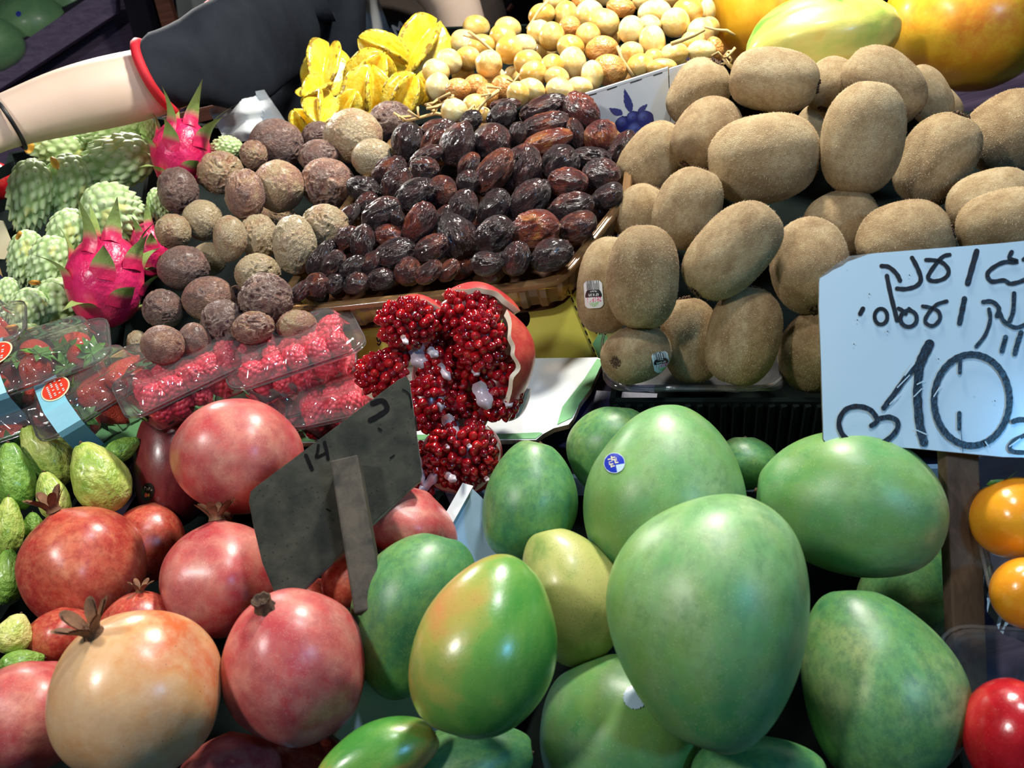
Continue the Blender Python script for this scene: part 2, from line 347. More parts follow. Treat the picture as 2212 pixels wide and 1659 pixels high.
M['black_cloth'] = fruit('black_cloth', [(.3, (.008, .010, .015)), (.7, (.022, .027, .036))], 9, rough=.9, coat=0, bump=(200, .3, .001), spec=.1)
M['navy_cloth'] = fruit('navy_cloth', [(.3, (.012, .016, .040)), (.7, (.03, .04, .09))], 9, rough=.9, coat=0, bump=(200, .3, .001), spec=.1)
M['red_trim'] = plain('red_trim', (.62, .010, .025), .7, .1, 30)
M['grey_cloth'] = fruit('pale_grey_cloth', [(.3, (.50, .54, .56)), (.7, (.62, .66, .67))], 12, rough=.85, coat=0, bump=(60, .4, .002))
M['brown_cloth'] = fruit('brown_jacket_cloth', [(.3, (.035, .026, .022)), (.7, (.075, .055, .045))], 10, rough=.85, coat=0, bump=(60, .4, .002))
M['white_cloth'] = plain('white_cloth', (.62, .62, .60), .85, .08, 12)
M['wall_dark'] = plain('dark_wall', (.012, .012, .018), .9, .3, 3, spec=.1)
M['floor_dark'] = plain('dark_floor', (.04, .038, .036), .8, .3, 3)
M['white_panel'] = plain('pale_panel', (.55, .60, .58), .6, .1, 4)
M['band'] = plain('light_blue_band', (.25, .60, .74), .35, .06, 10)
M['red_label'] = plain('red_label', (.78, .05, .02), .35, .05, 10)
M['cream_label'] = plain('cream_label', (.82, .74, .48), .35, .05, 10)
M['bead'] = plain('black_band', (.01, .01, .012), .4, .1, 10)
def clear(name, tint, rough=.06, body=.06):
    t = NT(name); tr = t.n('ShaderNodeBsdfTransparent'); t.put(tr.inputs[0], (*tint, 1)); gl = t.n('ShaderNodeBsdfGlossy'); gl.inputs['Roughness'].default_value = rough
    df = t.n('ShaderNodeBsdfDiffuse'); t.put(df.inputs[0], (.75 * tint[0], .75 * tint[1], .75 * tint[2], 1))
    fr = t.n('ShaderNodeLayerWeight', i_Blend=.22)
    m1 = t.n('ShaderNodeMixShader', i_Fac=body); t.t.links.new(tr.outputs[0], m1.inputs[1]); t.t.links.new(df.outputs[0], m1.inputs[2])
    f = t.math('ADD', t.math('MULTIPLY', fr.outputs['Fresnel'], .8), .05, clamp=True)
    m2 = t.n('ShaderNodeMixShader'); t.put(m2.inputs[0], f); t.t.links.new(m1.outputs[0], m2.inputs[1]); t.t.links.new(gl.outputs[0], m2.inputs[2])
    t.t.links.new(m2.outputs[0], t.out.inputs[0]); return t.m
M['clear'] = clear('clear_plastic', (.97, .98, .98), body=.07)
M['gold_clear'] = clear('amber_clear_plastic', (.55, .32, .14), .12, .40)
t = NT('printed_colours'); a = t.n('ShaderNodeVertexColor', layer_name='col'); M['print'] = t.fin(a.outputs[0], .35, .3, .15)

# ------------------------------------------------------------------ the setting
def wbox(name, lo, hi, m, kind='structure'):
    b = MB(); x0, y0, z0 = lo; x1, y1, z1 = hi
    b.add([(x0, y0, z0), (x1, y0, z0), (x1, y1, z0), (x0, y1, z0), (x0, y0, z1), (x1, y0, z1), (x1, y1, z1), (x0, y1, z1)],
          [(3, 2, 1, 0), (4, 5, 6, 7), (0, 1, 5, 4), (1, 2, 6, 5), (2, 3, 7, 6), (3, 0, 4, 7)])
    o = b.build(name, m); o['kind'] = kind; return o
wbox('floor', (-4, -2, -.1), (4, 4.5, 0), M['floor_dark'])
wbox('wall_back', (-4, 4.4, 0), (4, 4.5, 3.2), M['wall_dark'])
# sloping display table under all the crates
def loc_plate(name, pxs, h, th, m, label=None, cat=None, kind=None, parent=None, bevel=0):
    b = MB(); b.plate([S(x, y, h) for x, y in pxs], [], -NW * th)
    o = b.build(name, m, parent, kind=kind, bevel=bevel)
    if cat: tag(o, label, cat)
    return o
HT = -0.13
tb = empty('display_table', S(1100, 900, HT), 'dark sloping market table carrying every fruit crate', 'table')
tp = [(-250, 2000), (2500, 1900), (2300, -10), (1100, 80), (700, 270), (480, 300), (-200, 420)]
loc_plate('table_top', tp, HT, .02, M['darkwood'], parent=tb)
for x, y in ((-200, 1900), (2400, 1800), (2200, 0), (-100, 440)):
    p = S(x, y, HT - .02); b = MB(); b.beam(p - NW * .002, Vector((p.x, p.y, 0)), .05, .05, Vector((1, 0, 0))); b.build('leg', M['darkwood'], tb)

# ------------------------------------------------------------------ fruit meshes, unit size, long axis z
def sph_noise(V, f, s, o=2): return fbm(V * f + s * 3.1, s, o)
def build_shape(kind, s):
    if kind == 'kiwi':
        V, Fc = ico(5); e = 2.35
        r = (1 - np.abs(V[:, 2]) ** e) ** (1 / e); rr = np.sqrt(np.maximum(1e-9, 1 - V[:, 2] ** 2)); k = (r / np.maximum(rr, 1e-4))[:, None]
        V[:, :2] *= np.minimum(k, 1.5); V[:, 1] *= .93 + .04 * (s % 3)
        V *= (1 + .03 * sph_noise(V, 1.2, s))[:, None]; V[:, 2] -= .10 * np.exp(-((V[:, 0] ** 2 + V[:, 1] ** 2) / .03)) * np.sign(V[:, 2]) * .6
        return V, Fc, None
    if kind == 'mango':
        V, Fc = ico(5); z = V[:, 2].copy()
        V[:, :2] *= (1 + (.12 if s % 2 else -.09) * z + .03 * np.cos(3 * z))[:, None]; r_ = np.hypot(V[:, 0], V[:, 1])[:, None]; V[:, :2] *= 1 + .05 * (1 - r_) * (r_ > .3)
        V[:, 0] += (.10 + .04 * (s % 3)) * (z ** 2 - .4) * (1 if s % 2 else -1); V[:, 1] *= .93
        V *= (1 + .03 * sph_noise(V, 1.0, s))[:, None]
        V[:, 2] -= .10 * np.exp(-((V[:, 0] + .05) ** 2 + V[:, 1] ** 2) / .03) * (z > 0)
        return V, Fc, None
    if kind == 'pom':
        V, Fc = ico(5); z = V[:, 2].copy(); a = np.arctan2(V[:, 1], V[:, 0])
        V[:, :2] *= (1 + .028 * np.cos(6 * a + s) * (1 - z * z))[:, None]
        V *= (1 + .03 * sph_noise(V, 1.1, s))[:, None]
        rho = np.hypot(V[:, 0], V[:, 1]); V[:, 2] = np.where(z > 0, V[:, 2] * .97 + .055 * np.exp(-(rho / .16) ** 2), V[:, 2] * .97 + .05 * np.exp(-(rho / .12) ** 2))
        return V, Fc, None
    if kind == 'passion':
        V, Fc = ico(6); w = [.5, .9, .3, 1.2, .75, 1.0][s % 6]
        q = V + .25 * np.stack([noise(V * 2 + 9, s), noise(V * 2 + 19, s + 1), noise(V * 2 + 29, s + 2)], 1)
        r = ridge(q * 4.2 + s, s, 3); mask = np.clip(.55 + .8 * noise(V * 1.3 + 4 * s, s + 5), 0, 1)
        d = (r - .4) * mask * w
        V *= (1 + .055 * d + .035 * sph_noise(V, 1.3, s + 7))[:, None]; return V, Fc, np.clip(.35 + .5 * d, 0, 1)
    if kind == 'medjool':
        V, Fc = ico(5); z = V[:, 2].copy(); U = V.copy()
        V[:, :2] *= (1 + .10 * np.sign(z) * np.abs(z) ** 1.5 * .6)[:, None]
        q = V * (2.3, 2.3, 1.0) + .3 * np.stack([noise(V * 2 + 9, s), noise(V * 2 + 19, s + 1), noise(V * 2 + 29, s + 2)], 1)
        r = ridge(q * 1.6 + s * 2.2, s, 3); m = np.clip(.6 + .8 * noise(U * 1.1 + s * 5, s), 0.1, 1)
        d = (r - .35) * m
        V *= (1 + .085 * d + .05 * sph_noise(U, 1.2, s + 3))[:, None]; V[:, 0] += .07 * z * z
        return V, Fc, np.clip(.3 + .5 * d, 0, 1)
    if kind == 'custard':
        V, Fc = ico(6); z = V[:, 2].copy(); N = 92 + 9 * (s % 3)
        k = np.arange(N) + .5; ph = np.arccos(1 - 2 * k / N); th = PI * (1 + 5 ** .5) * k
        C = np.stack([np.cos(th) * np.sin(ph), np.sin(th) * np.sin(ph), np.cos(ph)], 1); C += RNG.normal(0, .05, C.shape); C /= np.linalg.norm(C, axis=1)[:, None]
        Cs = C + np.array([0, 0, -.05]); Cs /= np.linalg.norm(Cs, axis=1)[:, None]
        dd = np.arccos(np.clip(V @ Cs.T, -1, 1)); j = dd.argmin(1); d = dd[np.arange(len(V)), j]
        r0 = math.sqrt(4 / N) * 1.05; t_ = np.clip(1 - d / r0, 0, 1); hgt = t_ ** 1.15
        B = V.copy(); B[:, :2] *= (1 + .12 * z)[:, None]; B *= (1 + .04 * sph_noise(V, 1.2, s))[:, None]
        out = B + V * (.165 * hgt)[:, None]; out[:, 2] -= .13 * hgt ** 2; return out, Fc, t_
    if kind == 'guava':
        V, Fc = ico(5); z = V[:, 2].copy(); V[:, :2] *= (.86 - .24 * z - .05 * z * z)[:, None]
        a = np.arctan2(V[:, 1], V[:, 0]); V[:, :2] *= (1 + .03 * np.cos(5 * a + s))[:, None]
        V *= (1 + .035 * sph_noise(V, 3.2, s) + .02 * sph_noise(V, 1.1, s + 1))[:, None]
        V[:, 2] -= .08 * np.exp(-(V[:, 0] ** 2 + V[:, 1] ** 2) / .02) * np.sign(z); return V, Fc, None
    if kind == 'papaya':
        V, Fc = ico(5); z = V[:, 2].copy(); a = np.arctan2(V[:, 1], V[:, 0])
        V[:, :2] *= (1 - .10 * z + .025 * np.cos(5 * a))[:, None]; V *= (1 + .018 * sph_noise(V * (3, 3, .8), 1.3, s))[:, None]; return V, Fc, None
    if kind in ('barhi', 'orb'):
        V, Fc = ico(4); V *= (1 + .03 * sph_noise(V, 1.1, s))[:, None]
        if s % 4 == 3: V *= (1 - .10 * np.clip(noise(V * 2.0 + s, s), 0, 1))[:, None]
        return V, Fc, None
    if kind == 'persimmon':
        V, Fc = ico(5); z = V[:, 2].copy(); a = np.arctan2(V[:, 1], V[:, 0]); V[:, :2] *= (1 + .045 * np.cos(4 * a) * (1 - .5 * z * z))[:, None]
        V[:, 2] -= .16 * np.exp(-(V[:, 0] ** 2 + V[:, 1] ** 2) / .05) * (z > 0); return V, Fc, None
    if kind == 'apple':
        V, Fc = ico(5); z = V[:, 2].copy(); V[:, :2] *= (1 + .08 * z)[:, None]
        V[:, 2] -= .35 * np.exp(-(V[:, 0] ** 2 + V[:, 1] ** 2) / .05) * np.sign(z) * .8; return V, Fc, None
    if kind == 'star':
        n, m_ = 36, 100; A = []; H = []
        for i in range(n + 1):
            z = -1 + 2 * i / n; env = max(0.02, (1 - abs(z) ** 2.6)) ** .55 * (1 - .10 * z)
            row = []
            for k in range(m_):
                a = 2 * PI * k / m_; c = abs(math.cos(2.5 * (a + .10 * z))); rr = .30 + .70 * (c ** 3.6)
                rr *= 1 + .02 * math.sin(9 * z + s + int(a * 5 / (2 * PI)) * 2)
                row.append((env * rr * math.cos(a), env * rr * math.sin(a), z * (.80 + .20 * (c ** 2)) )); H.append(c if abs(z) < .97 else .5)
            A.append(row)
        b = MB(); b.grid(A, wrap=True); b.F += [tuple(range(m_ - 1, -1, -1)), tuple(n * m_ + k for k in range(m_))]
        return np.array(b.V), b.F, H
    if kind in ('rasp', 'straw'):
        V, Fc = ico(5 if kind == 'rasp' else 4); z = V[:, 2].copy()
        B = V.copy(); B[:, :2] *= (1 + .16 * z if kind == 'rasp' else .80 + .42 * z - .12 * z * z)[:, None]
        if kind == 'rasp':
            N = 70; k = np.arange(N) + .5; ph = np.arccos(1 - 2 * k / N); th = PI * (1 + 5 ** .5) * k
            C = np.stack([np.cos(th) * np.sin(ph), np.sin(th) * np.sin(ph), np.cos(ph)], 1)
            d = np.arccos(np.clip(V @ C.T, -1, 1)).min(1); r0 = math.sqrt(4 / N); B *= (.88 + .16 * np.sqrt(np.clip(1 - (d / r0) ** 2, 0, 1)))[:, None]
            B[:, 2] -= .5 * np.exp(-(B[:, 0] ** 2 + B[:, 1] ** 2) / .08) * (z > 0)
        return B, Fc, None
_VAR = {}
def shape(kind, s, mat):
    key = (kind, s, mat)
    if key not in _VAR:
        V, Fc, h = build_shape(kind, s); _VAR[key] = mesh(kind + '_skin', V, Fc, M[mat], attr=h)
    return _VAR[key]
def fuzz_mesh(s):
    key = ('fuzz', s)
    if key in _VAR: return _VAR[key]
    V, Fc, _ = build_shape('kiwi', s); Vf = V[[f[0] for f in Fc]]; n = 7000
    r = np.random.default_rng(s); idx = r.integers(0, len(Fc), n); tri = V[np.array(Fc)[idx]]; w = r.dirichlet((1, 1, 1), n)
    p = (tri * w[:, :, None]).sum(1); nr = np.cross(tri[:, 1] - tri[:, 0], tri[:, 2] - tri[:, 0]); nr /= np.linalg.norm(nr, axis=1)[:, None]; nr *= np.sign((nr * p).sum(1))[:, None]
    t1 = r.normal(0, 1, (n, 3)); t1[:, 2] -= .8; t1 -= (t1 * nr).sum(1)[:, None] * nr; t1 /= np.linalg.norm(t1, axis=1)[:, None]; t2 = np.cross(nr, t1)
    ln = r.uniform(.025, .06, n)[:, None]; p = p - nr * .003
    A = p - t2 * .0035; B = p + t2 * .0035; Cc = p + (t1 * .85 + nr * r.uniform(.15, .7, n)[:, None]) * ln
    VV = np.stack([A, B, Cc], 1).reshape(-1, 3); me = mesh('fuzz', VV, [(3 * i, 3 * i + 1, 3 * i + 2) for i in range(n)], M['fuzz'], smooth=False)
    _VAR[key] = me; return me
def cached(key, fn):
    if key not in _VAR: _VAR[key] = fn()
    return _VAR[key]
def me_from(mbu, name, mats, smooth=True): return mesh(name, mbu.V, mbu.F, mats, smooth, fmat=mbu.M)
def kiwi_scar():
    b = MB(); b.tube([(0, 0, .90), (0, 0, .965), (0, 0, 1.0)], [.17, .12, .05], 12)
    rr = random.Random(3)
    for k in range(14):
        a = 2 * PI * k / 14 + rr.uniform(-.1, .1); r0 = .09; r1 = rr.uniform(.13, .2)
        b.tube([(r0 * math.cos(a), r0 * math.sin(a), .955), (r1 * math.cos(a), r1 * math.sin(a), .97 + rr.uniform(0, .05)), (r1 * 1.25 * math.cos(a + .3), r1 * 1.25 * math.sin(a + .3), .945)], [.022, .018, .006], 5)
    return me_from(b, 'stem_scar', M['scar'])
def crown(n=6, ln=.22, flare=.17, r0=.125):
    b = MB(); A = []; m_ = n * 8
    for i in range(8):
        u = i / 7; row = []
        for k in range(m_):
            a = 2 * PI * k / m_; c = abs(math.sin(n * a / 2)) ; top = .10 + ln * c ** .8 * (1 + .2 * math.sin(3.1 * int(k / 8)))
            z = u * top; r = r0 * (1 - .15 * math.sin(PI * min(1, z / .12))) + flare * max(0, z - .08) ** 1.3 / .12
            row.append((r * math.cos(a), r * math.sin(a), 1.00 + z))
        A.append(row)
    b.grid(A, wrap=True); b.grid([[(x * .86, y * .86, z - .004) for x, y, z in row] for row in A], wrap=True)
    rr = random.Random(5)
    for k in range(26):
        a = rr.uniform(0, 2 * PI); r = rr.uniform(0, .07); z = 1.04
        b.tube([(r * math.cos(a), r * math.sin(a), z), (r * 1.2 * math.cos(a), r * 1.2 * math.sin(a), z + rr.uniform(.07, .13))], [.008, .012], 5)
    b.V = [(x, y, z) for x, y, z in b.V]; return me_from(b, 'crown', M['sepal'])
def stub():
    b = MB(); rr = random.Random(2); A = []
    for i, (z, r) in enumerate([(.98, .15), (1.05, .115), (1.12, .125), (1.15, .135), (1.135, .11), (1.09, .10), (1.10, .05), (1.11, .01)]):
        A.append([(r * (1 + .08 * math.sin(5 * a + i)) * math.cos(a), r * (1 + .08 * math.sin(4 * a)) * math.sin(a), z + .012 * math.sin(7 * a)) for a in [2 * PI * k / 24 for k in range(24)]])
    b.grid(A, wrap=True); return me_from(b, 'crown', M['scar'])
def nib(r=.07, h=.10, z0=.93):
    b = MB(); b.tube([(0, 0, z0), (0, 0, z0 + .05), (.01, 0, z0 + h), (.012, 0, z0 + h + .005)], [r * 1.5, r, r * .85, r * .3], 10); return b
def dragon_body(s):
    V, Fc = ico(5); V[:, :2] *= (1 + .06 * noise(V * 1.5, s))[:, None]; return mesh('skin', V, Fc, M['dragon'])
def dragon_leaf(L, Wd, curl, lift):
    # a fleshy scale: grows up along +z from the origin, bending outward (+y)
    n, m_ = 10, 7; A = []; H = []; B_ = []
    for i in range(n + 1):
        u = i / n; w = Wd * (1 - u ** 1.8) * (1 + .15 * math.sin(PI * u)) + .004; z = L * (u - .16 * u * u * curl); y = lift * u * u + curl * .38 * u ** 3 * L
        row, bk = [], []
        for k in range(m_):
            q = -1 + 2 * k / (m_ - 1); th = .05 * (1 - u) + .018
            row.append((q * w, y + .22 * w * (1 - q * q) + th * (1 - abs(q)) * .5, z)); bk.append((q * w, y + .22 * w * (1 - q * q) - th * (1 - abs(q)) * .5 - .002, z)); H.append(u)
        A.append(row); B_.append(bk)
    b = MB(); b.grid(A); b.grid(B_); return mesh('scale_leaf', b.V, b.F, M['dragon_leaf'], attr=H + H)

# ------------------------------------------------------------------ fruit list: px, py, a (half length px), b (half width px), angle of +z end in the picture, tilt of +z towards the camera
FR = []
def add(kind, name, mat, px, py, a, b, ang, label, cat, group=None, tilt=0, bump=0, h=0.0, shp=None, parts=None, spin=None, thick=None):
    FR.append(dict(kind=kind, name=name, mat=mat, px=px, py=py, a=a, b=b, ang=math.radians(ang), label=label, cat=cat, group=group, tilt=math.radians(tilt), bump=bump, h=h, s=len(FR) if shp is None else shp, parts=parts, spin=spin, thick=thick))
    return len(FR) - 1

G = 'kiwifruit heaped above the mangoes'
KW = [  # px,py,a,b,ang,tilt,bump,label
 (1509, 202, 80, 66, 60, 10, 0, 'brown kiwifruit touching the upper corner of the blueberry-printed carton'),
 (1671, 174, 98, 74, -8, 5, 40, 'broad fuzzy kiwifruit lying sideways below the half-green papaya'),
 (1526, 291, 86, 68, 235, 25, 80, 'egg-shaped kiwifruit with dark stem scar showing, below the carton corner kiwifruit'),
 (1648, 344, 122, 102, 5, 0, 60, 'biggest boxy kiwifruit with a reddish lower edge, upper middle of heap'),
 (1412, 345, 90, 66, 52, 0, 0, 'kiwifruit leaning against the top of the date tray'),
 (1385, 462, 66, 58, 60, 0, -40, 'small yellowish kiwifruit half hidden beside the date tray'),
 (1485, 452, 92, 70, 68, 0, 0, 'yellow-brown kiwifruit tucked under the biggest boxy kiwifruit'),
 (1388, 600, 113, 81, 90, 0, 240, 'upright kiwifruit with pale flat top, nearest the tray corner'),
 (1580, 543, 124, 80, 228, 12, 260, 'long kiwifruit lying diagonally with ragged stem scar at its lower end'),
 (1750, 576, 102, 92, 278, 30, 200, 'round kiwifruit directly beside the corner of the white price sign'),
 (1312, 616, 106, 66, 262, 0, 0, 'kiwifruit with a fruit sticker, hidden behind the upright kiwifruit'),
 (1375, 765, 74, 66, 200, 58, 0, 'bottom corner kiwifruit showing its round stem scar, with barcode sticker'),
 (1492, 735, 94, 66, 98, 0, 0, 'narrow greenish kiwifruit standing in the bottom row'),
 (1605, 727, 110, 82, 78, 0, 60, 'dark shaded kiwifruit leaning in the middle of the bottom row'),
 (1765, 760, 96, 84, 60, 62, 0, 'olive kiwifruit with ringed stem scar, half behind the white price sign'),
 (1952, 525, 108, 90, 15, 0, 0, 'wide kiwifruit rising just above the top edge of the white sign'),
 (1818, 487, 88, 76, 20, 0, -260, 'shadowed kiwifruit deep in the gap under the tall kiwifruit'),
 (1795, 185, 62, 55, 250, 30, -20, 'small kiwifruit squeezed behind the broad sideways one, stem scar down'),
 (1908, 185, 96, 76, -42, 0, 0, 'kiwifruit touching both papayas in the top row'),
 (1863, 300, 124, 93, 262, 0, 60, 'tall smooth kiwifruit standing upright in the centre of the upper heap'),
 (2022, 345, 112, 86, 60, 0, 0, 'leaning kiwifruit with bluish sheen, next to the tall smooth one'),
 (2003, 208, 70, 52, -60, 0, -30, 'reddish kiwifruit peeking out under the large orange papaya'),
 (2037, 226, 48, 36, -50, 0, -60, 'last small kiwifruit showing in the gap below the orange papaya'),
 (2180, 288, 106, 88, 30, 0, 0, 'large rust-brown kiwifruit at the edge of the heap below the papaya'),
 (2142, 442, 104, 76, 15, 0, 0, 'grey-brown kiwifruit in shade above the sign, behind another'),
 (2172, 486, 112, 80, 10, 20, 40, 'kiwifruit with dark blossom end resting behind the sign top edge'),
 (1765, 278, 54, 46, 90, 0, -120, 'speckled kiwifruit glimpsed between the boxy and the tall kiwifruit')]
for i, (x, y, a, b, an, ti, bp, l) in enumerate(KW):
    add('kiwi', 'kiwifruit', 'kiwi', x, y, a, b, an, l, 'kiwifruit', G, tilt=ti, bump=bp, h=.02, shp=i % 4, parts='kiwi')
MG = [
 (1540, 1332, 276, 214, 262, 0, 420, 'mango_pale', 'largest pale green mango, in front at the top of the mango pile', 2),
 (1432, 1068, 198, 168, 250, 0, 40, 'mango_pale', 'green mango carrying the round blue sticker', 1),
 (1322, 978, 104, 92, 80, 0, -120, 'mango', 'green mango tucked behind the blue-stickered one, nearest the torn card', 1),
 (1828, 1088, 218, 152, 172, 0, 0, 'mango_pale', 'long green mango lying crosswise beneath the white sign', 0),
 (1142, 1080, 134, 100, 78, 0, -40, 'mango', 'dark green shaded mango against the blue carton wall', 4),
 (893, 1322, 188, 124, 68, 0, 60, 'mango', 'blue-green kidney-shaped mango nearest the pomegranates', 5),
 (1050, 1390, 204, 148, 247, 0, 260, 'mango_blush', 'mango with orange blushed flank and dark scratches', 3),
 (1232, 1285, 155, 106, 108, 0, -40, 'mango_yellow', 'yellowish speckled mango wedged in the middle of the pile', 2),
 (1330, 1585, 188, 172, 115, 0, -100, 'mango_pale', 'green mango with a dented shoulder below the largest one', 0),
 (1890, 1482, 226, 168, 102, 0, 0, 'mango', 'shiny green mango standing beside the brown sign stake', 2),
 (812, 1640, 150, 72, 24, 0, 0, 'mango_blush', 'narrow dark olive mango lying at the carton corner', 1),
 (1012, 1650, 150, 92, 10, 0, -120, 'mango', 'shaded teal mango under the blushed one', 4),
 (1962, 1272, 128, 112, 60, 0, -220, 'mango', 'mango lost in shadow behind the brown stake', 2),
 (1610, 1000, 60, 70, 90, 0, -260, 'mango', 'sliver of green mango between the stickered and crosswise ones', 0),
 (1640, 1690, 150, 110, 0, 0, -260, 'mango', 'dark mango deep under the largest one', 2)]
for x, y, a, b, an, ti, bp, m, l, s in MG:
    add('mango', 'green_mango', m, x, y, a, b, an, l, 'mango', 'green mangoes in the blue-lined carton', tilt=ti, bump=bp, shp=s, parts='mango', h=.085 if 'kidney' in l else .05 if 'flank' in l else -.075 if 'crosswise beneath' in l else 0)
add('mango', 'red_mango', 'mango_red', 372, 1010, 132, 90, 95, 'dark maroon mango with a small black sticker, behind the top pomegranate', 'mango', None, bump=-40, shp=2, parts=None)
PG = [
 (515, 985, 128, 142, 258, 15, 60, 'pom_pink', 'crown', 'pink-red pomegranate on top of the pile, crown pointing down'),
 (181, 1225, 138, 144, 118, 15, 40, 'pom', 'crown', 'orange-red pomegranate with a brown crown beside the guavas'),
 (478, 1252, 130, 138, 95, 5, 0, 'pom_pink', 'crown', 'red pomegranate with pale shoulder behind the dark sign'),
 (640, 1440, 168, 162, 118, 40, 60, 'pom_pink', 'stub', 'purplish pomegranate with a round cut-off stem stub'),
 (300, 1498, 178, 200, 127, 32, 160, 'pom_pale', 'crown', 'large peach-coloured pomegranate with an open star crown'),
 (62, 1545, 138, 128, 60, 0, 0, 'pom_pink', None, 'pink pomegranate cut off by the corner, beside the peach-coloured one'),
 (498, 1672, 92, 112, 90, 0, -160, 'pom_pink', None, 'pomegranate showing only its top below the purplish one'),
 (318, 1175, 90, 82, 80, 0, -120, 'pom', None, 'dull red pomegranate in shadow behind the orange-red one'),
 (300, 1352, 78, 84, 88, 20, -60, 'pom', 'crown', 'pomegranate with a dark spiky crown peeping over the peach-coloured one'),
 (135, 1372, 62, 82, 90, 0, -80, 'pom', None, 'red pomegranate buried under the orange-red one'),
 (880, 1135, 84, 112, 60, 0, -100, 'pom_pink', None, 'pomegranate lying behind the sign against the blue carton wall'),
 (760, 1245, 78, 62, 60, 0, -160, 'pom', None, 'bright red pomegranate seen under the dark sign beside its stake'),
 (690, 1290, 40, 52, 60, 0, -220, 'pom', None, 'bit of orange pomegranate below the dark sign'),
 (650, 1625, 80, 110, 60, 0, -320, 'pom', None, 'darkest pomegranate, down beside the blue carton corner')]
for x, y, a, b, an, ti, bp, m, cr, l in PG:
    add('pom', 'pomegranate', m, x, y, a, b, an, l, 'pomegranate', 'whole pomegranates in the front pile', tilt=ti, bump=bp, parts=cr, h=-.05 if cr == 'stub' else 0)
PF = [(598, 313, 60, 56, 'tan spotted passion fruit topping the slope beside the star fruit'), (548, 335, 30, 32, 'small brown passion fruit behind the tan spotted one'),
 (764, 295, 64, 60, 'biggest mauve wrinkled passion fruit, below the star fruit'), (845, 262, 50, 42, 'pinkish passion fruit between star fruit and the yellow dates'),
 (690, 294, 38, 32, 'greyish passion fruit half hidden behind the biggest mauve one'), (687, 337, 42, 36, 'salmon wrinkled passion fruit beneath the biggest mauve one'),
 (806, 343, 47, 43, 'khaki passion fruit touching the top of the dried dates'), (707, 396, 58, 54, 'pink heavily creased passion fruit next to the dried dates'),
 (603, 402, 56, 57, 'pale cream-topped passion fruit in the middle of the slope'), (477, 373, 50, 46, 'golden-brown passion fruit next to the upper dragon fruit'),
 (385, 411, 46, 50, 'purple smooth passion fruit under the upper dragon fruit'), (530, 421, 44, 54, 'olive deeply wrinkled passion fruit left of the pale cream-topped one'),
 (438, 476, 45, 44, 'dark plum passion fruit below the purple smooth one'), (374, 501, 39, 39, 'shrivelled grey passion fruit by the dragon fruit scales'),
 (497, 515, 38, 50, 'narrow creased olive passion fruit beside the orange-brown one'), (559, 512, 43, 48, 'orange-brown smooth passion fruit in the middle of the slope'),
 (637, 528, 48, 64, 'large grey-green passion fruit with a hole, against the dried dates'), (702, 488, 50, 48, 'brown ochre passion fruit leaning on the dried dates'),
 (397, 580, 58, 49, 'wide brown passion fruit with pale creased top, beside the large dragon fruit'), (556, 590, 50, 42, 'crumpled beige passion fruit behind the peach-coloured passion fruit'),
 (452, 645, 58, 49, 'glossy russet passion fruit in the lower slope'), (576, 645, 58, 54, 'peach-coloured passion fruit just outside the tray corner'),
 (353, 668, 45, 43, 'mauve-brown passion fruit touching the bottom of the large dragon fruit'), (483, 694, 50, 46, 'almost black shrivelled passion fruit in the lower slope'),
 (352, 746, 49, 43, 'yellow-brown passion fruit lowest by the wooden batten'), (297, 742, 24, 28, 'small ochre passion fruit behind the lowest yellow-brown one'),
 (420, 735, 38, 38, 'wrinkled beige passion fruit over the raspberry boxes'), (547, 708, 46, 34, 'pale passion fruit peeping above the raspberry lid'),
 (641, 702, 44, 32, 'dusty brown passion fruit under the tray corner'), (600, 470, 40, 36, 'shadowed passion fruit in the gap below the pale cream-topped one'),
 (450, 560, 40, 36, 'shadowed passion fruit beside the wide brown one'), (520, 650, 34, 34, 'shadowed passion fruit between the russet and peach-coloured ones')]
for i, (x, y, a, b, l) in enumerate(PF):
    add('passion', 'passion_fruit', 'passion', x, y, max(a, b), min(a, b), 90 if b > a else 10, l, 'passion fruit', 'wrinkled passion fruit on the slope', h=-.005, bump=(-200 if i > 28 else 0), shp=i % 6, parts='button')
CA = [(130, 316, 68, 46, 0, 'yellowish custard apple directly under the forearm'), (245, 280, 66, 34, 10, 'yellow-green custard apple at the back behind the forearm'),
 (255, 350, 84, 58, 20, 'darker green custard apple beside the upper dragon fruit'), (66, 420, 82, 52, 80, 'pale custard apple at the outer edge of the heap'),
 (146, 400, 72, 56, 75, 'pale custard apple with a yellow scrap on its top'), (242, 458, 74, 60, 160, 'whitish custard apple behind the large dragon fruit tips'),
 (148, 505, 60, 48, 75, 'custard apple left of the large dragon fruit, second row up'), (56, 555, 62, 42, 80, 'custard apple above the small price tag edge'),
 (108, 568, 62, 50, 70, 'custard apple touching the large dragon fruit middle'), (128, 655, 60, 58, 60, 'ribbed custard apple beside the lower tips of the large dragon fruit'),
 (62, 672, 54, 44, 80, 'custard apple with an orange scrap under it, lower row'), (14, 645, 48, 30, 80, 'custard apple cut by the picture edge in the lower row'),
 (54, 722, 50, 24, 0, 'flattened custard apple behind the strawberry boxes'), (152, 720, 48, 24, 5, 'custard apple top just above the strawberry box lid'),
 (492, 318, 34, 24, 0, 'small custard apple behind the upper dragon fruit, by the grey cloth'), (322, 285, 38, 18, 100, 'custard apple strip between forearm and upper dragon fruit'),
 (345, 440, 38, 26, 100, 'green custard apple glimpsed under the purple passion fruit'), (190, 545, 45, 45, 60, 'custard apple mostly hidden behind the large dragon fruit')]
for i, (x, y, a, b, an, l) in enumerate(CA):
    add('custard', 'custard_apple', 'custard', x, y, a * .93, b * .93, an, l, 'custard apple', 'custard apples heaped under the arm', h=-.01, bump=(-80 if i in (14, 15, 16, 17) else 0), shp=i % 3)
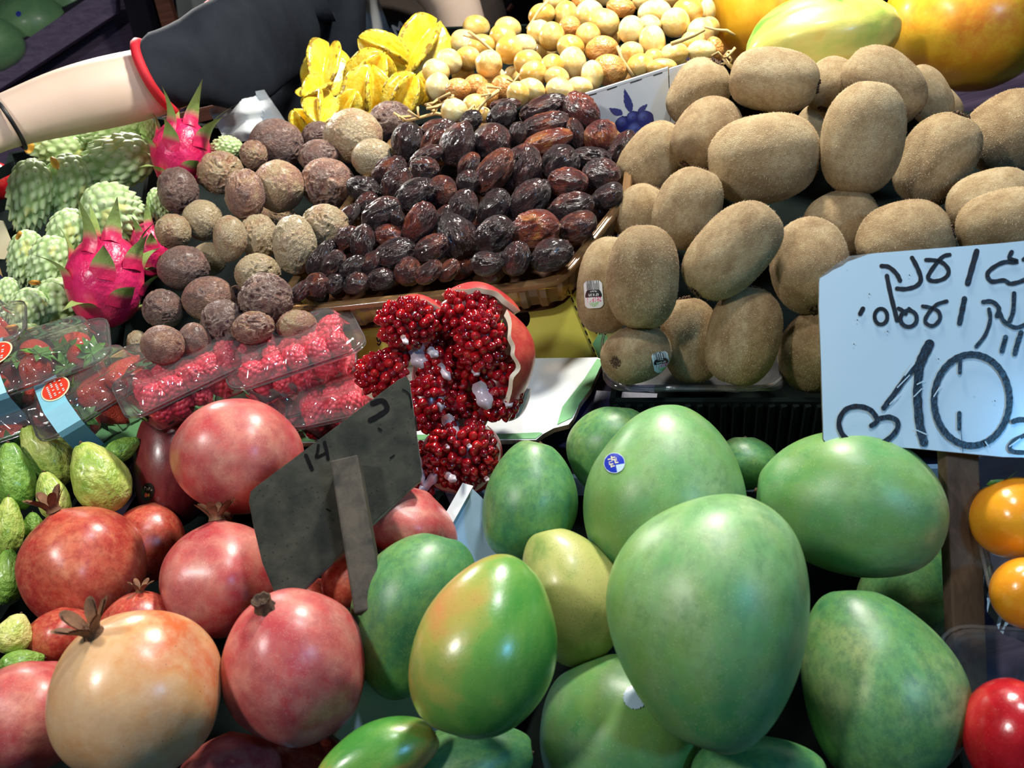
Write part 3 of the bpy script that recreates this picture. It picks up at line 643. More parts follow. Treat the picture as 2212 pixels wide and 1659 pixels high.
add('dragon', 'dragon_fruit', 'dragon', 228, 608, 102, 88, 82, 'large magenta dragon fruit with long green curling scales', 'dragon fruit', 'dragon fruits', bump=120, parts='dragon0')
add('dragon', 'dragon_fruit', 'dragon', 392, 335, 78, 66, 78, 'pink dragon fruit with upright green tips, nearest the elbow', 'dragon fruit', 'dragon fruits', bump=20, parts='dragon1')
add('dragon', 'dragon_fruit', 'dragon', 325, 540, 60, 42, 100, 'dragon fruit mostly hidden between the large one and the passion fruit', 'dragon fruit', 'dragon fruits', bump=-120, parts='dragon2')
GV = [(101, 982, 80, 54, 128, 'guava', 'pear-shaped guava with a row of dark specks, below the strawberry box'), (213, 1030, 84, 72, 118, 'guava', 'large pale guava in the middle touching the maroon mango'),
 (30, 1028, 76, 54, 100, 'guava_green', 'deep green guava beside the pear-shaped one'), (113, 1070, 56, 42, 110, 'guava', 'yellow guava below the large pale one'),
 (265, 970, 44, 28, 30, 'guava_green', 'small green guava showing its stem end by the maroon mango'), (18, 1135, 64, 40, 90, 'guava', 'smooth yellow guava above the blank stretch of the picture edge'),
 (16, 1245, 62, 44, 90, 'guava_green', 'lime guava beside the orange-red pomegranate'), (30, 1368, 48, 46, 70, 'guava', 'mottled yellow guava lowest of its pile'),
 (70, 1135, 30, 28, 90, 'guava_green', 'bit of lime guava beside the brown pomegranate crown'), (48, 1430, 52, 30, 10, 'guava_green', 'pale green guava behind the pink corner pomegranate')]
for i, (x, y, a, b, an, m, l) in enumerate(GV):
    add('guava', 'guava', m, x, y, a, b, an, l, 'guava', 'guavas beside the pomegranates', bump=(-60 if i > 7 else 0), shp=i % 4, parts='button', h=.03 if i in (0, 4) else 0)
add('papaya', 'papaya', 'papaya', 1645, 0, 165, 118, 100, 'yellow-orange papaya at the back beside the fresh dates', 'papaya', 'papayas along the top', bump=-40, h=.04, shp=1)
add('papaya', 'papaya', 'papaya_green', 1772, 92, 172, 102, 12, 'papaya with green patches and a pale scar, in the middle', 'papaya', 'papayas along the top', bump=-20, h=.04, shp=2)
add('papaya', 'papaya', 'papaya', 2098, 28, 190, 172, 60, 'biggest deep orange papaya above the kiwifruit', 'papaya', 'papayas along the top', bump=0, h=.05, shp=3)
add('persimmon', 'persimmon', 'persimmon', 2196, 1120, 96, 98, 120, 'orange persimmon just behind the stake, upper of two', 'persimmon', 'persimmons in the clear tray', parts='calyx', shp=1)
add('persimmon', 'persimmon', 'persimmon', 2222, 1282, 78, 92, 60, 'orange persimmon by the bent clear tray rim, lower of two', 'persimmon', 'persimmons in the clear tray', shp=2)
add('apple', 'red_apple', 'apple', 2198, 1592, 124, 134, 70, 'shiny red apple in the clear tray at the bottom corner', 'apple', shp=1, parts='apple')
# star fruit
ST = [(703, 150, 66, 56, 258, 35, 'yellow star fruit standing at the edge nearest the dark jacket'), (800, 168, 64, 56, 60, 20, 'star fruit with an orange flank in the middle of the heap'),
 (905, 108, 78, 60, 235, 15, 'tallest star fruit on top beside the pale fresh dates'), (828, 112, 62, 40, 150, 10, 'star fruit with brown ridge edges behind the tallest one'),
 (795, 205, 66, 58, 85, 10, 'wide yellow star fruit in front, above the mauve passion fruit'), (872, 205, 52, 44, 60, 10, 'star fruit with a brown scar touching the pink passion fruit'),
 (693, 240, 48, 40, 262, 62, 'star fruit showing its five-pointed end, lowest at the edge'), (745, 238, 50, 34, 60, 10, 'narrow star fruit wedged above the biggest passion fruit'),
 (870, 165, 50, 44, 30, 0, 'orange star fruit hidden in the centre of the heap'), (650, 265, 34, 26, 120, 20, 'small browned star fruit peeping over the tan passion fruit'),
 (680, 200, 44, 38, 200, 55, 'star fruit end with dark tips under the edge one'), (925, 190, 40, 40, 60, 0, 'star fruit half behind the fresh dates')]
for i, (x, y, a, b, an, ti, l) in enumerate(ST):
    add('star', 'star_fruit', 'star', x, y, a, b * 1.08, an, l, 'star fruit', 'star fruit at the back', tilt=ti, bump=(-60 if i in (8, 11, 9) else 0), h=.0, shp=i % 3)
# fresh yellow dates
BH = [(1029,59,29,26),(1002,92,30,27),(1040,101,28,27),(970,133,28,27),(1010,127,27,27),(942,155,29,28),(945,188,27,30),(989,193,27,24),(1056,139,29,30),(1097,63,28,27),(1087,82,30,28),(1100,108,29,30),(1130,100,28,26),(1027,187,26,26),(1052,208,24,27),(1086,190,26,28),(981,240,28,27),(1024,228,26,25),(1038,248,24,18),(1141,136,30,29),(1152,161,30,29),(1192,145,26,28),(1119,203,24,26),(1147,196,30,27),(1203,168,26,24),(1209,195,30,27),(1252,190,28,24),(1170,32,28,24),(1166,70,27,27),(1192,79,28,31),(1223,32,26,30),(1230,60,24,26),(1236,138,30,35),(1233,104,30,28),(1273,35,32,34),(1304,51,34,33),(1270,78,27,28),(1363,65,27,30),(1341,16,30,22),(1414,28,35,29),(1485,27,33,32),(1458,49,31,32),(1409,90,29,34),(1300,108,35,30),(1317,152,37,35),(1279,163,24,32),(1363,114,26,24),(1382,143,30,26),(1455,119,31,26),(1512,73,30,34),(1496,90,28,24),(1530,62,24,26),(1515,111,30,24),(1544,108,20,28),(1403,54,24,22),(1430,146,32,20),(1260,6,26,26),(1444,-4,30,22),(1508,6,32,22),(1528,24,18,26),(1395,-2,30,22),(1412,127,22,22),(1334,192,28,20),(1350,175,24,22),(1252,222,22,20),(1180,110,24,24),(1320,80,22,22),(1070,168,22,22),(1480,152,26,20),(965,215,22,22),(1110,165,22,22),(1200,0,26,24),(1310,-10,30,22),(1000,160,24,22)]
ripe = {43, 44, 56, 31, 13, 7, 14, 15, 53, 38}
RW = {}
for i, q in enumerate(BH): RW.setdefault(int((q[1] + .16 * (q[0] - 1250) + 90) // 30), []).append(i)
rows = sorted(RW, reverse=True); BL = {}
for ri, r in enumerate(rows):
    for ci, i in enumerate(sorted(RW[r], key=lambda i: BH[i][0])):
        BL[i] = '%s fresh date, %s from the star fruit, %s row above the dried dates' % (('amber' if i in ripe else 'waxy' if BH[i][0] < 1210 else 'golden'), ordn(ci + 1), ordn(ri + 1))
for i, (x, y, rx, ry) in enumerate(BH):
    a, b = max(rx, ry), min(rx, ry)
    add('barhi', 'fresh_date', 'barhi_ripe' if i in ripe else 'barhi', x, y, a * 1.06, b * 1.02, (90 if ry > rx else 0) + random.uniform(-25, 25), BL[i], 'date', 'yellow fresh dates on strands', bump=(-60 if i > 61 else 0), h=.0, shp=i % 5)
# dried dates in the tray
MD = [(1360,70,85,30,5),(1590,90,140,60,20),(1815,120,115,85,-50),(1340,140,90,65,40),(1150,165,70,50,30),(1590,210,150,75,20),(1430,250,75,48,70),(960,215,100,50,10),(775,292,104,80,80),(1780,250,95,45,-75),(1930,265,95,88,100),(2055,330,110,55,55),(930,300,110,60,60),(1075,310,125,90,60),(1275,300,110,98,80),(1610,300,145,65,20),(890,385,100,50,30),(875,455,80,65,0),(1680,430,120,95,50),(1455,460,145,103,65),(1140,440,85,52,60),(1880,390,110,55,-5),(1290,480,150,82,50),(1130,535,70,58,50),(1935,490,105,85,-10),(1730,540,115,75,0),(660,460,100,60,30),(705,540,100,68,55),(510,575,95,65,-10),(820,610,125,78,30),(980,590,90,80,60),(1500,640,140,88,45),(1290,685,115,72,50),(1760,690,125,82,15),(1970,620,95,62,30),(530,670,78,55,50),(620,720,120,75,30),(400,765,112,50,50),(850,775,120,80,60),(1105,690,110,75,70),(990,755,80,50,60),(715,745,48,38,80),(1540,820,132,103,10),(1790,800,112,78,25),(410,870,80,55,50),(505,890,95,64,80),(660,855,90,60,0),(1300,845,112,88,40),(1065,865,132,100,-65),(925,930,108,68,30),(700,965,122,78,20),(260,990,112,55,55),(330,1020,82,52,50),(1420,990,100,72,70),(1630,972,120,82,20),(1250,1022,86,65,0),(780,1072,80,70,40),(450,1042,82,50,40),(560,1015,80,48,50),(900,1075,85,50,40),(1022,1062,75,45,45),(620,1112,80,58,10),(470,1138,76,58,20),(340,1142,62,48,45),(230,1150,72,62,30),(130,1190,80,42,45),(1120,1020,60,55,80),(1200,850,60,48,50),(1180,780,60,50,30),(1100,600,80,50,40),(1030,480,60,50,30),(1200,390,60,50,60),(1530,380,70,50,20),(1560,540,70,55,30),(1690,330,70,50,0),(1890,560,70,50,0),(1400,760,80,55,40),(1610,740,70,55,20),(1900,720,80,50,20),(940,680,70,50,40),(600,620,70,50,30),(560,800,60,45,30),(760,880,60,45,30),(1500,940,80,55,30),(1160,930,60,50,60),(840,1010,60,45,30),(440,960,60,45,30),(1050,210,70,50,20),(1700,150,80,50,10),(1880,220,60,45,40),(2010,450,60,50,60)]
orange = {2, 15, 25, 38, 42, 46, 10, 16}
pos = [(x / 2.765 + 600, y / 2.765 + 200) for x, y, *_ in MD]
rv = [(-(x - 620) * .118 * 1.0 - (y - 660)) for x, y in pos]     # height above the rim line, px
order = sorted(range(len(MD)), key=lambda i: rv[i]); per = 11; ML = {}
for r in range(0, len(order), per):
    for c, i in enumerate(sorted(order[r:r + per], key=lambda i: pos[i][0])):
        ML[i] = '%s dried date, %s from the passion fruit, %s row above the tray rim' % ('reddish' if i in orange else 'dark', ordn(c + 1), ordn(r // per + 1))
for i, (zx, zy, a, b, an) in enumerate(MD):
    x, y = pos[i]
    add('medjool', 'dried_date', 'medjool_red' if i in orange else 'medjool', x, y, a / 2.765 * 1.10, b / 2.765 * 1.16, an + (180 if i % 2 else 0), ML[i], 'date', 'dried dates in the amber tray', bump=(-90 if i > 65 else 0), h=.022, shp=i % 7, parts='cap' if i in (17, 25, 42, 49, 50) else None)
rl = random.Random(11)
for i in range(66):
    u, v = rl.random(), rl.random(); x = (1 - v) * (660 + 540 * u) + v * (880 + 440 * u) ; y = (1 - v) * (640 - 60 * u) + v * (290 - 40 * u)
    add('medjool', 'dried_date', 'medjool', x, y, 32, 22, rl.uniform(0, 360), 'dark dried date deep in the lower layer of the tray heap', 'date', 'dried dates in the lower layer', bump=-400, h=.004, shp=i % 7)
M['medjool_red'] = M['medjool'].copy(); M['medjool_red'].name = 'dried_date_red'
for nd in M['medjool_red'].node_tree.nodes:
    if nd.type == 'VALTORGB':
        for e, c in zip(nd.color_ramp.elements, [(.03, .006, .006), (.12, .015, .01), (.30, .05, .015), (.50, .18, .04)]): e.color = (*c, 1)
# far green fruit on the back shelf
for x, y, a, b, l in [(60, 60, 90, 70, 'far green fruit with a small blue sticker on the back shelf'), (165, 10, 85, 62, 'far green fruit highest on the back shelf'), (-30, 100, 80, 62, 'far green fruit at the low end of the back shelf'), (20, -30, 90, 60, 'far green fruit in the second layer on the back shelf')]:
    add('mango', 'shelf_fruit', 'bigmango', x, y, a, b, 20, l, 'fruit', 'green fruit on the back shelf', shp=3, bump=1)
    FR[-1]['fix'] = 1.75 - .1 * (x < 0)

# ------------------------------------------------------------------ settle depths so neighbours touch instead of sinking into each other
n = len(FR); px = np.array([f['px'] for f in FR], float); py = np.array([f['py'] for f in FR], float)
A_ = np.array([f['a'] for f in FR], float); B_ = np.array([f['b'] for f in FR], float); AN = np.array([f['ang'] for f in FR])
key = py + np.array([f['bump'] for f in FR]); D0 = np.array([f.get('fix') or dpl(f['px'], f['py'], f['h']) for f in FR]); D = D0.copy()
dx = px[None] - px[:, None]; dy = -(py[None] - py[:, None]); L = np.hypot(dx, dy) + 1e-6; th = np.arctan2(dy, dx)
def rad(a, b, an): return a * b / np.sqrt((b * np.cos(th - an)) ** 2 + (a * np.sin(th - an)) ** 2)
ri = rad(A_[:, None], B_[:, None], AN[:, None]); rj = rad(A_[None], B_[None], AN[None]); q = L / (ri + rj)
near = (q < 1) & ~np.eye(n, dtype=bool); front = key[:, None] > key[None]
# both ellipsoids: depth half-axis equals the half width
for it in range(260):
    bi = (B_ * D / F); need = (bi[:, None] + bi[None]) * np.sqrt(np.clip(1 - q ** 2, 0, 1)) * .93
    gap = D[None] - D[:, None]                         # positive: j behind i
    viol = np.where(near & front, np.clip(need - gap, 0, None), 0)
    mv = viol.max(1); mb = viol.max(0)
    D = D - .28 * mv + .28 * mb; D += (D0 - D) * (.02 if it < 200 else 0)
for f, d in zip(FR, D): f['d'] = float(d)
print('depth drift', float(np.abs(D - D0).max()), FR[int(np.abs(D - D0).argmax())]['label'])

def place(f):
    d, x, y, an, ti = f['d'], f['px'], f['py'], f['ang'], f['tilt']
    w = -ray(x, y).normalized()                        # towards the camera
    def perp(ux, uy):
        v = Vector((ux, uy, 0)) * (d / F); return v - v.dot(w) * w
    A = perp(math.cos(an) * f['a'], math.sin(an) * f['a']); Bv = perp(-math.sin(an) * f['b'], math.cos(an) * f['b'])
    la, lb = A.length, Bv.length; Ah = A.normalized()
    L2 = max(la * la - (lb * math.sin(ti)) ** 2, (.35 * lb) ** 2); Ln = math.sqrt(L2) / max(.2, math.cos(ti)); Ln = min(Ln, max(lb * 1.35, la * 1.15)) if ti > .8 else Ln
    Z = (Ah * math.cos(ti) + w * math.sin(ti)).normalized(); X = Z.cross(w).normalized() if abs(Z.dot(w)) < .99 else Ah.cross(w); Y = Z.cross(X)
    sp = f['spin'] if f['spin'] is not None else {'mango': 0.0}.get(f['kind'], random.uniform(0, 6.28))
    R = Matrix((X, Y, Z)).transposed() @ Matrix.Rotation(sp, 3, 'Z')
    Mx = R.to_4x4() @ Matrix.Diagonal((lb, lb, Ln, 1)); Mx.translation = ray(x, y) * d
    return C2W @ Mx
HOST = {}
leafs = {}
for idx, f in enumerate(FR):
    mw = place(f); k = f['kind']
    hasparts = f['parts'] is not None or k in ('kiwi', 'dragon')
    s = f['s'] % {'kiwi': 4, 'mango': 6, 'passion': 6, 'medjool': 7, 'custard': 3, 'barhi': 5, 'star': 3}.get(k, 4)
    if k == 'dragon': me = cached(('dragon', 0), lambda: dragon_body(1))
    else: me = shape(k, s, f['mat'])
    if not hasparts:
        o = ob(f['name'], me, mw=mw); HOST[idx] = o; tag(o, f['label'], f['cat'], f['group']); continue
    root = empty(f['name'], (0, 0, 0), f['label'], f['cat'], f['group']); root.matrix_basis = mw
    HOST[idx] = ob('body' if k != 'dragon' else 'skin', me, root)
    p = f['parts']
    if k == 'kiwi':
        ob('fuzz', fuzz_mesh(s), root, kind='stuff')
        ob('stem_scar', cached('kscar', kiwi_scar), root)
    elif p == 'crown': ob('crown', cached('crown', crown), root, label='dry brown crown')
    elif p == 'stub': ob('crown', cached('stub', stub), root, label='cut round crown stub')
    elif p == 'mango': ob('stem_nub', cached('mnub', lambda: me_from(nib(.05, .10, .86), 'stem_nub', M['scar'])), root)
    elif p == 'button': ob('stem_button', cached('btn', lambda: me_from(nib(.06, .05, .95), 'stem_button', M['scar'])), root)
    elif p == 'cap': ob('stem_cap', cached('cap', lambda: me_from(nib(.12, .09, .93), 'stem_cap', M['twig'])), root, label='pale stem cap')
    elif p == 'apple': ob('stem', cached('astem', lambda: me_from(nib(.03, .3, .7), 'stem', M['scar'])), root)
    elif p == 'calyx':
        def cal():
            b = MB()
            for q in range(4):
                a = q * PI / 2; b.add([(0, 0, .88), (.42 * math.cos(a - .4), .42 * math.sin(a - .4), .97), (.55 * math.cos(a), .55 * math.sin(a), 1.02), (.42 * math.cos(a + .4), .42 * math.sin(a + .4), .97), (0, 0, .84)], [(0, 1, 2), (0, 2, 3), (4, 2, 1), (4, 3, 2)])
            return me_from(b, 'calyx', M['leaf'])
        ob('calyx', cached('cal', cal), root)
    elif p.startswith('dragon'):
        big = p == 'dragon0'; rr = random.Random({'dragon0': 4, 'dragon1': 9, 'dragon2': 6}[p])
        N = 18
        for q in range(N):
            u = (q + .5) / N; z = -.92 + 1.80 * u; ph = q * 2.39996 + rr.uniform(-.15, .15); rr0 = math.sqrt(max(0, 1 - z * z)) * .97
            v = rr.randrange(4); tip = 1 if u > .72 else 0
            key_ = ('dleaf', v, tip)
            L_ = [.80, .95, .72, 1.0][v] - .05 * tip; me2 = cached(key_, lambda: dragon_leaf(L_, .32 if not tip else .24, [.7, 1.3, .5, 1.6][v], .42 if not tip else .62))
            pos_ = Vector((rr0 * math.cos(ph), rr0 * math.sin(ph), z)); out = Vector((math.cos(ph) * rr0, math.sin(ph) * rr0, z)).normalized()
            up = (Vector((0, 0, 1)) - out * out.z * .75).normalized(); out2 = (out - out.dot(up) * up).normalized(); xx = out2.cross(up)
            m4 = Matrix((xx, out2, up)).transposed().to_4x4(); m4.translation = pos_ - out2 * .035
            lf = ob('scale_leaf', me2, root); lf.matrix_basis = m4

# ------------------------------------------------------------------ crates and cartons
def crate(name, quad, h0, h1, th, mw_, label, cat, mfloor=None, open_front=False):
    q = [S(x, y, h1) for x, y in quad]; c = sum(q, Vector()) / 4; root = empty(name, S(sum(a for a, b in quad) / 4, sum(b for a, b in quad) / 4, h0), label, cat)
    b = MB(); b.plate([p + NW * (h0 - h1) for p in q], [], -NW * th); b.build('carton_floor' if 'carton' in name else 'crate_floor', mfloor or mw_, root)
    for i in range(4):
        a, e = q[i], q[(i + 1) % 4]; inw = NW.cross(e - a).normalized(); inw = inw if inw.dot(c - a) > 0 else -inw
        b = MB(); b.plate([a, e, e + NW * (h0 - h1 - th), a + NW * (h0 - h1 - th)], [], inw * th); b.build('side_wall', mw_, root)
    return root
mc = crate('fruit_carton', [(1015, 1030), (2110, 1000), (2160, 2100), (440, 2050)], -.125, -.10, .004, M['card_blue'], 'pale blue carton holding the green mangoes', 'carton', M['black_plastic'])  # carton floor made near-black, standing in for shade between the mangoes
def qd(name, pts, off, m, parent):
    b = MB(); b.plate(pts, [], off); return b.build(name, m, parent)
wa, wb = S(1003, 1046, -.004), S(703, 1580, -.004); wi = NW.cross(wb - wa).normalized(); wi = wi if wi.dot(S(1400, 1300) - wa) > 0 else -wi
qd('tall_side_wall', [wa, wb, wb - NW * .10 + wi * .06, wa - NW * .10 + wi * .06], wi * .004, M['card_blue'], mc)
qd('folded_edge', [wa - wi * .001, wb - wi * .001, wb + wi * .007, wa + wi * .007], NW * .0012, M['card_white'], mc)
qd('torn_edge', [wb, wb + wi * .0055, wb + wi * .011 - NW * .02, wb + wi * .004 - NW * .02], (wb - wa).normalized() * .0008, M['card_brown'], mc)
crate('fruit_carton', [(300, 1060), (960, 1060), (400, 2000), (-300, 2000)], -.125, -.09, .004, M['black_plastic'], 'dark carton holding the whole pomegranates', 'carton')
crate('fruit_crate', [(1430, 190), (2330, 260), (2230, 868), (1316, 868)], -.075, -.03, .004, M['black_plastic'], 'dark ribbed crate under the kiwifruit', 'crate')
crate('fruit_crate', [(330, 250), (840, 330), (620, 800), (262, 772)], -.10, -.06, .005, M['black_plastic'], 'dark crate under the passion fruit', 'crate')
crate('fruit_crate', [(20, 330), (330, 270), (255, 800), (-120, 760)], -.12, -.09, .005, M['black_plastic'], 'dark crate under the custard apples', 'crate')
crate('fruit_crate', [(-120, 960), (250, 955), (-90, 1480), (-300, 1460)], -.115, -.09, .005, M['black_plastic'], 'dark crate under the guavas', 'crate')
crate('fruit_crate', [(900, 60), (1500, 40), (1400, 205), (740, 290)], -.10, -.07, .005, M['black_plastic'], 'dark crate under star fruit and fresh dates', 'crate')
b = MB()                                              # vertical ribs of the dark crate front, seen above the mangoes
for x in range(1330, 1790, 26): b.beam(S(x, 872, -.03) - NW * .002, S(x, 872, -.03) - NW * .085 , .004, .003, Vector((1, 0, 0)))
tag(b.build('crate_grille', M['black_plastic']), 'dark ribbed grille below the kiwifruit, behind the mangoes', 'grille')
b = MB(); b.plate([S(x, y, -.055) for x, y in ((1215, 840), (1420, 850), (1400, 990), (1180, 960))], [], -NW * .002)
tag(b.build('plastic_liner', M['blue_plastic']), 'dark blue plastic liner in the gap beside the torn white card', 'liner')
# clear tray below the kiwifruit
def rrect(L, Wd, r, n=5, bulge=0.0, per=None):
    pts = []
    for cx_, cy_, a0 in ((L / 2 - r, Wd / 2 - r, 0), (-L / 2 + r, Wd / 2 - r, PI / 2), (-L / 2 + r, -Wd / 2 + r, PI), (L / 2 - r, -Wd / 2 + r, 1.5 * PI)):
        for k in range(n + 1):
            a = a0 + PI / 2 * k / n; pts.append((cx_ + r * math.cos(a), cy_ + r * math.sin(a)))
    out = []                                           # resample the straights
    for i, p in enumerate(pts):
        q = pts[(i + 1) % len(pts)]; d = math.hypot(q[0] - p[0], q[1] - p[1]); m = max(1, int(d / .0028))
        for k in range(m): out.append((p[0] + (q[0] - p[0]) * k / m, p[1] + (q[1] - p[1]) * k / m))
    return out
def frame(p0, p1, zmix=.5, c=None):
    X = (p1 - p0).normalized(); Z = (NW * zmix + UPW * (1 - zmix)); Z = (Z - Z.dot(X) * X).normalized(); Y = Z.cross(X)
    m = Matrix((X, Y, Z)).transposed().to_4x4(); m.translation = c if c is not None else (p0 + p1) / 2
    return m
def shell(rings, L, Wd, rib=0.0, ribz=None, close=True):
    base = rrect(L, Wd, min(L, Wd) * .24); n = len(base); b = MB(); A = []
    for (k, z, rb) in rings:                           # k: inset in metres, z: height, rb: rib strength
        row = []
        for i, (x, y) in enumerate(base):
            l = math.hypot(x / L, y / Wd) + 1e-9; ins = k + rb * (.5 + .5 * math.sin(i * 2 * PI / 5))
            sx = (abs(x) - ins) / max(abs(x), 1e-6) if abs(x) > ins else 0; sy = (abs(y) - ins) / max(abs(y), 1e-6) if abs(y) > ins else 0
            row.append((x * sx, y * sy, z))
        A.append(row)
    b.grid(A, wrap=True)
    if close: b.F.append(tuple(range((len(A) - 1) * n, len(A) * n))); b.M.append(0)
    return b
def clear_tray(mw, L, Wd, H, label):
    root = empty('clear_tray', (0, 0, 0), label, 'tray'); root.matrix_basis = mw
    bb = shell([(-.004, H - .003, 0), (-.003, H, 0), (0, H, 0), (.001, H - .004, 0), (.003, H * .5, .0015), (.006, 0, .0015), (.012, 0, 0)], L, Wd)
    ob('tub', me_from(bb, 'tub', M['clear']), root)
    r = MB(); base = rrect(L + .008, Wd + .008, L * .22); r.tube([(x, y, H) for x, y in base] + [(base[0][0], base[0][1], H)], .0012, 6, cap=False)
    ob('rim', me_from(r, 'rim', M['clear']), root); return root
clear_tray(frame(P(1320, 815, .585), P(1640, 815, .575), .8, P(1490, 790, .60)), .125, .07, .014, 'flat clear tray edge under the bottom row of kiwifruit')
clear_tray(frame(P(2060, 1560, .41), P(2400, 1590, .39), .7, P(2220, 1630, .43)), .080, .085, .050, 'clear crinkled tray holding the red apple')
clear_tray(frame(P(2110, 1300, .43), P(2440, 1330, .41), .7, P(2246, 1240, .470)), .078, .11, .045, 'clear crinkled tray holding the persimmons')

# ------------------------------------------------------------------ amber tray of dried dates
def chaikin(pts, n=2):
    for _ in range(n):
        o = []
        for i, p in enumerate(pts):
            q = pts[(i + 1) % len(pts)]; o += [p * .8 + q * .2, p * .2 + q * .8]
        pts = o
    return pts
HR = .010
rimc = [S(x, y, HR) for x, y in ((618, 662), (700, 655), (1100, 612), (1192, 600), (1218, 580), (1262, 525), (1344, 420), (1352, 350), (1330, 285), (1270, 265), (900, 278), (860, 290), (800, 370), (650, 590), (614, 640))]
path = []
cp = chaikin(rimc, 1); cc = sum(cp, Vector()) / len(cp)
for i, p in enumerate(cp):
    q = cp[(i + 1) % len(cp)]; m = max(1, int((q - p).length / .0022))
    for k in range(m): path.append(p + (q - p) * k / m)
prof = [(.0068, -.0040), (.0062, -.001), (.0050, .0004), (.0042, -.0008), (.0032, .0006), (.0016, .0008), (.0008, -.0006), (0, .0006), (-.001, -.002)]
A = []; Wl = []
def outn(i):
    t_ = (path[(i + 2) % len(path)] - path[i - 2]).normalized(); o_ = t_.cross(NW).normalized(); return o_ if o_.dot(path[i] - cc) > 0 else -o_
tr = empty('date_tray', rimc[0], 'amber clear plastic tray with ribbed walls heaped with dried dates', 'tray')
for o_, z_ in prof: A.append([path[i] + outn(i) * o_ + NW * z_ for i in range(len(path))])
b = MB(); b.grid(A, wrap=True); b.build('rim', M['gold_clear'], tr, smooth=True)
for o_, z_, rb in ((.004, -.002, 0), (.003, -.006, .003), (.001, -.016, .003), (-.002, -.028, .003), (-.006, -.032, 0)):
    Wl.append([path[i] + outn(i) * (o_ + rb * (1 if math.sin(2 * PI * i / 7) > 0 else 0)) + NW * z_ for i in range(len(path))])
b = MB(); b.grid(Wl, wrap=True); b.build('ribbed_wall', M['gold_clear'], tr, smooth=False)
b = MB(); b.plate([p + NW * -.032 for p in path[::4]], [], -NW * .001); b.build('tray_floor', M['floor_shade'], tr)

# ------------------------------------------------------------------ yellow carton under the tray, white card with green edge
E0, E1 = S(640, 676, -.012), S(1228, 606, -.012)
ex = (E1 - E0).normalized(); nf = ex.cross(UPW).normalized(); nf = nf if nf.dot(CAMW - E0) > 0 else -nf
nf = (nf + UPW * .25).normalized(); nf = (nf - nf.dot(ex) * ex).normalized()
def fp(x, y): return hit(x, y, E0, nf)
yc = empty('yellow_carton', fp(1000, 785), 'bright yellow carton standing under the amber date tray', 'carton')
holes = [[fp(1128 + 17 * math.cos(a), 688 + 22 * math.sin(a)) for a in [2 * PI * k / 20 for k in range(20)]]]
b = MB(); b.plate([fp(*p) for p in ((650, 690), (1226, 618), (1262, 690), (1292, 776), (770, 792), (655, 800))], holes, -nf * .003); b.build('front_panel', M['card_yellow'], yc)
bk = ex.cross(nf); bk = -nf
c1, c2 = fp(1226, 618), fp(1292, 776)
b = MB(); b.plate([c1, c2, c2 + bk * .10 + ex * .03, c1 + bk * .10 + ex * .03 + UPW * .0], [], -ex * .003); b.build('side_panel', M['card_yellow'], yc)
b = MB(); b.plate([fp(1280, 742), fp(1294, 778), fp(1318, 758), fp(1306, 700)], [], nf * .0006); b.build('green_flap', M['card_green'], yc, label='green printed carton edge')
class Ink:                                            # marker strokes lying on a plane
    def __init__(s, p0, n): s.p0, s.n, s.b, s.k = p0, n.normalized(), MB(), 0
    def line(s, pts, w, closed=False, m=0):
        s.k += 1; off = s.n * (.00035 + .00003 * s.k); P3 = []
        pts = list(pts)
        if len(pts) > 2 or closed:                     # smooth
            src = pts + ([pts[0]] if closed else [])
            out = []
            for i in range(len(src) - 1):
                p = [src[max(i - 1, 0)] if not closed else src[(i - 1) % (len(src) - 1)], src[i], src[i + 1], src[min(i + 2, len(src) - 1)] if not closed else src[(i + 2) % (len(src) - 1)]]
                for t in (0, .2, .4, .6, .8):
                    out.append(tuple(.5 * (2 * p[1][c] + (p[2][c] - p[0][c]) * t + (2 * p[0][c] - 5 * p[1][c] + 4 * p[2][c] - p[3][c]) * t * t + (3 * p[1][c] - p[0][c] - 3 * p[2][c] + p[3][c]) * t ** 3) for c in (0, 1)))
            out.append(src[-1]); pts = out
        n = len(pts); V = []
        for i, (x, y) in enumerate(pts):
            a, c = pts[max(i - 1, 0)], pts[min(i + 1, n - 1)]; tx, ty = c[0] - a[0], c[1] - a[1]; l = math.hypot(tx, ty) or 1
            ww = w * (1 + .07 * math.sin(i * 1.7 + s.k)); nx, ny = -ty / l * ww / 2, tx / l * ww / 2
            V += [hit(x + nx, y + ny, s.p0, s.n) + off, hit(x - nx, y - ny, s.p0, s.n) + off]
        s.b.add(V, [(2 * i, 2 * i + 1, 2 * i + 3, 2 * i + 2) for i in range(n - 1)], m)
        if not closed:
            for j, (x, y) in enumerate((pts[0], pts[-1])):
                ring = [hit(x + w / 2 * math.cos(a), y + w / 2 * math.sin(a), s.p0, s.n) + off + s.n * .00001 * (j + 1) for a in [2 * PI * k / 12 for k in range(12)]]; s.b.add(ring, [tuple(range(12))], m)
    def poly(s, pts, m=0):
        s.k += 1; off = s.n * (.00035 + .00003 * s.k); L_ = [hit(x, y, s.p0, s.n) + off for x, y in pts]
        s.b.add(L_, [tuple(t) for t in tessellate_polygon([L_])], m)
ik = Ink(E0, nf)
ik.line([(814, 730), (818, 738), (824, 728)], 3); ik.line([(826, 728), (820, 745), (816, 742)], 3)
for t in np.linspace(.05, .95, 9): ik.line([(1226 + 66 * t - 2, 618 + 158 * t), (1226 + 66 * t + 2, 618 + 158 * t + 8)], 3)
ik.b.build('handwriting', M['ink'], yc)
ms = (UPW * .55 + NW * .45).normalized(); ps = fp(1000, 784)
def sh(x, y, k=0.0): return hit(x, y, ps, ms) + ms * k
wc = empty('white_card', sh(1160, 900), 'white card sheet with green printed edge and torn corner under the opened pomegranate', 'card')
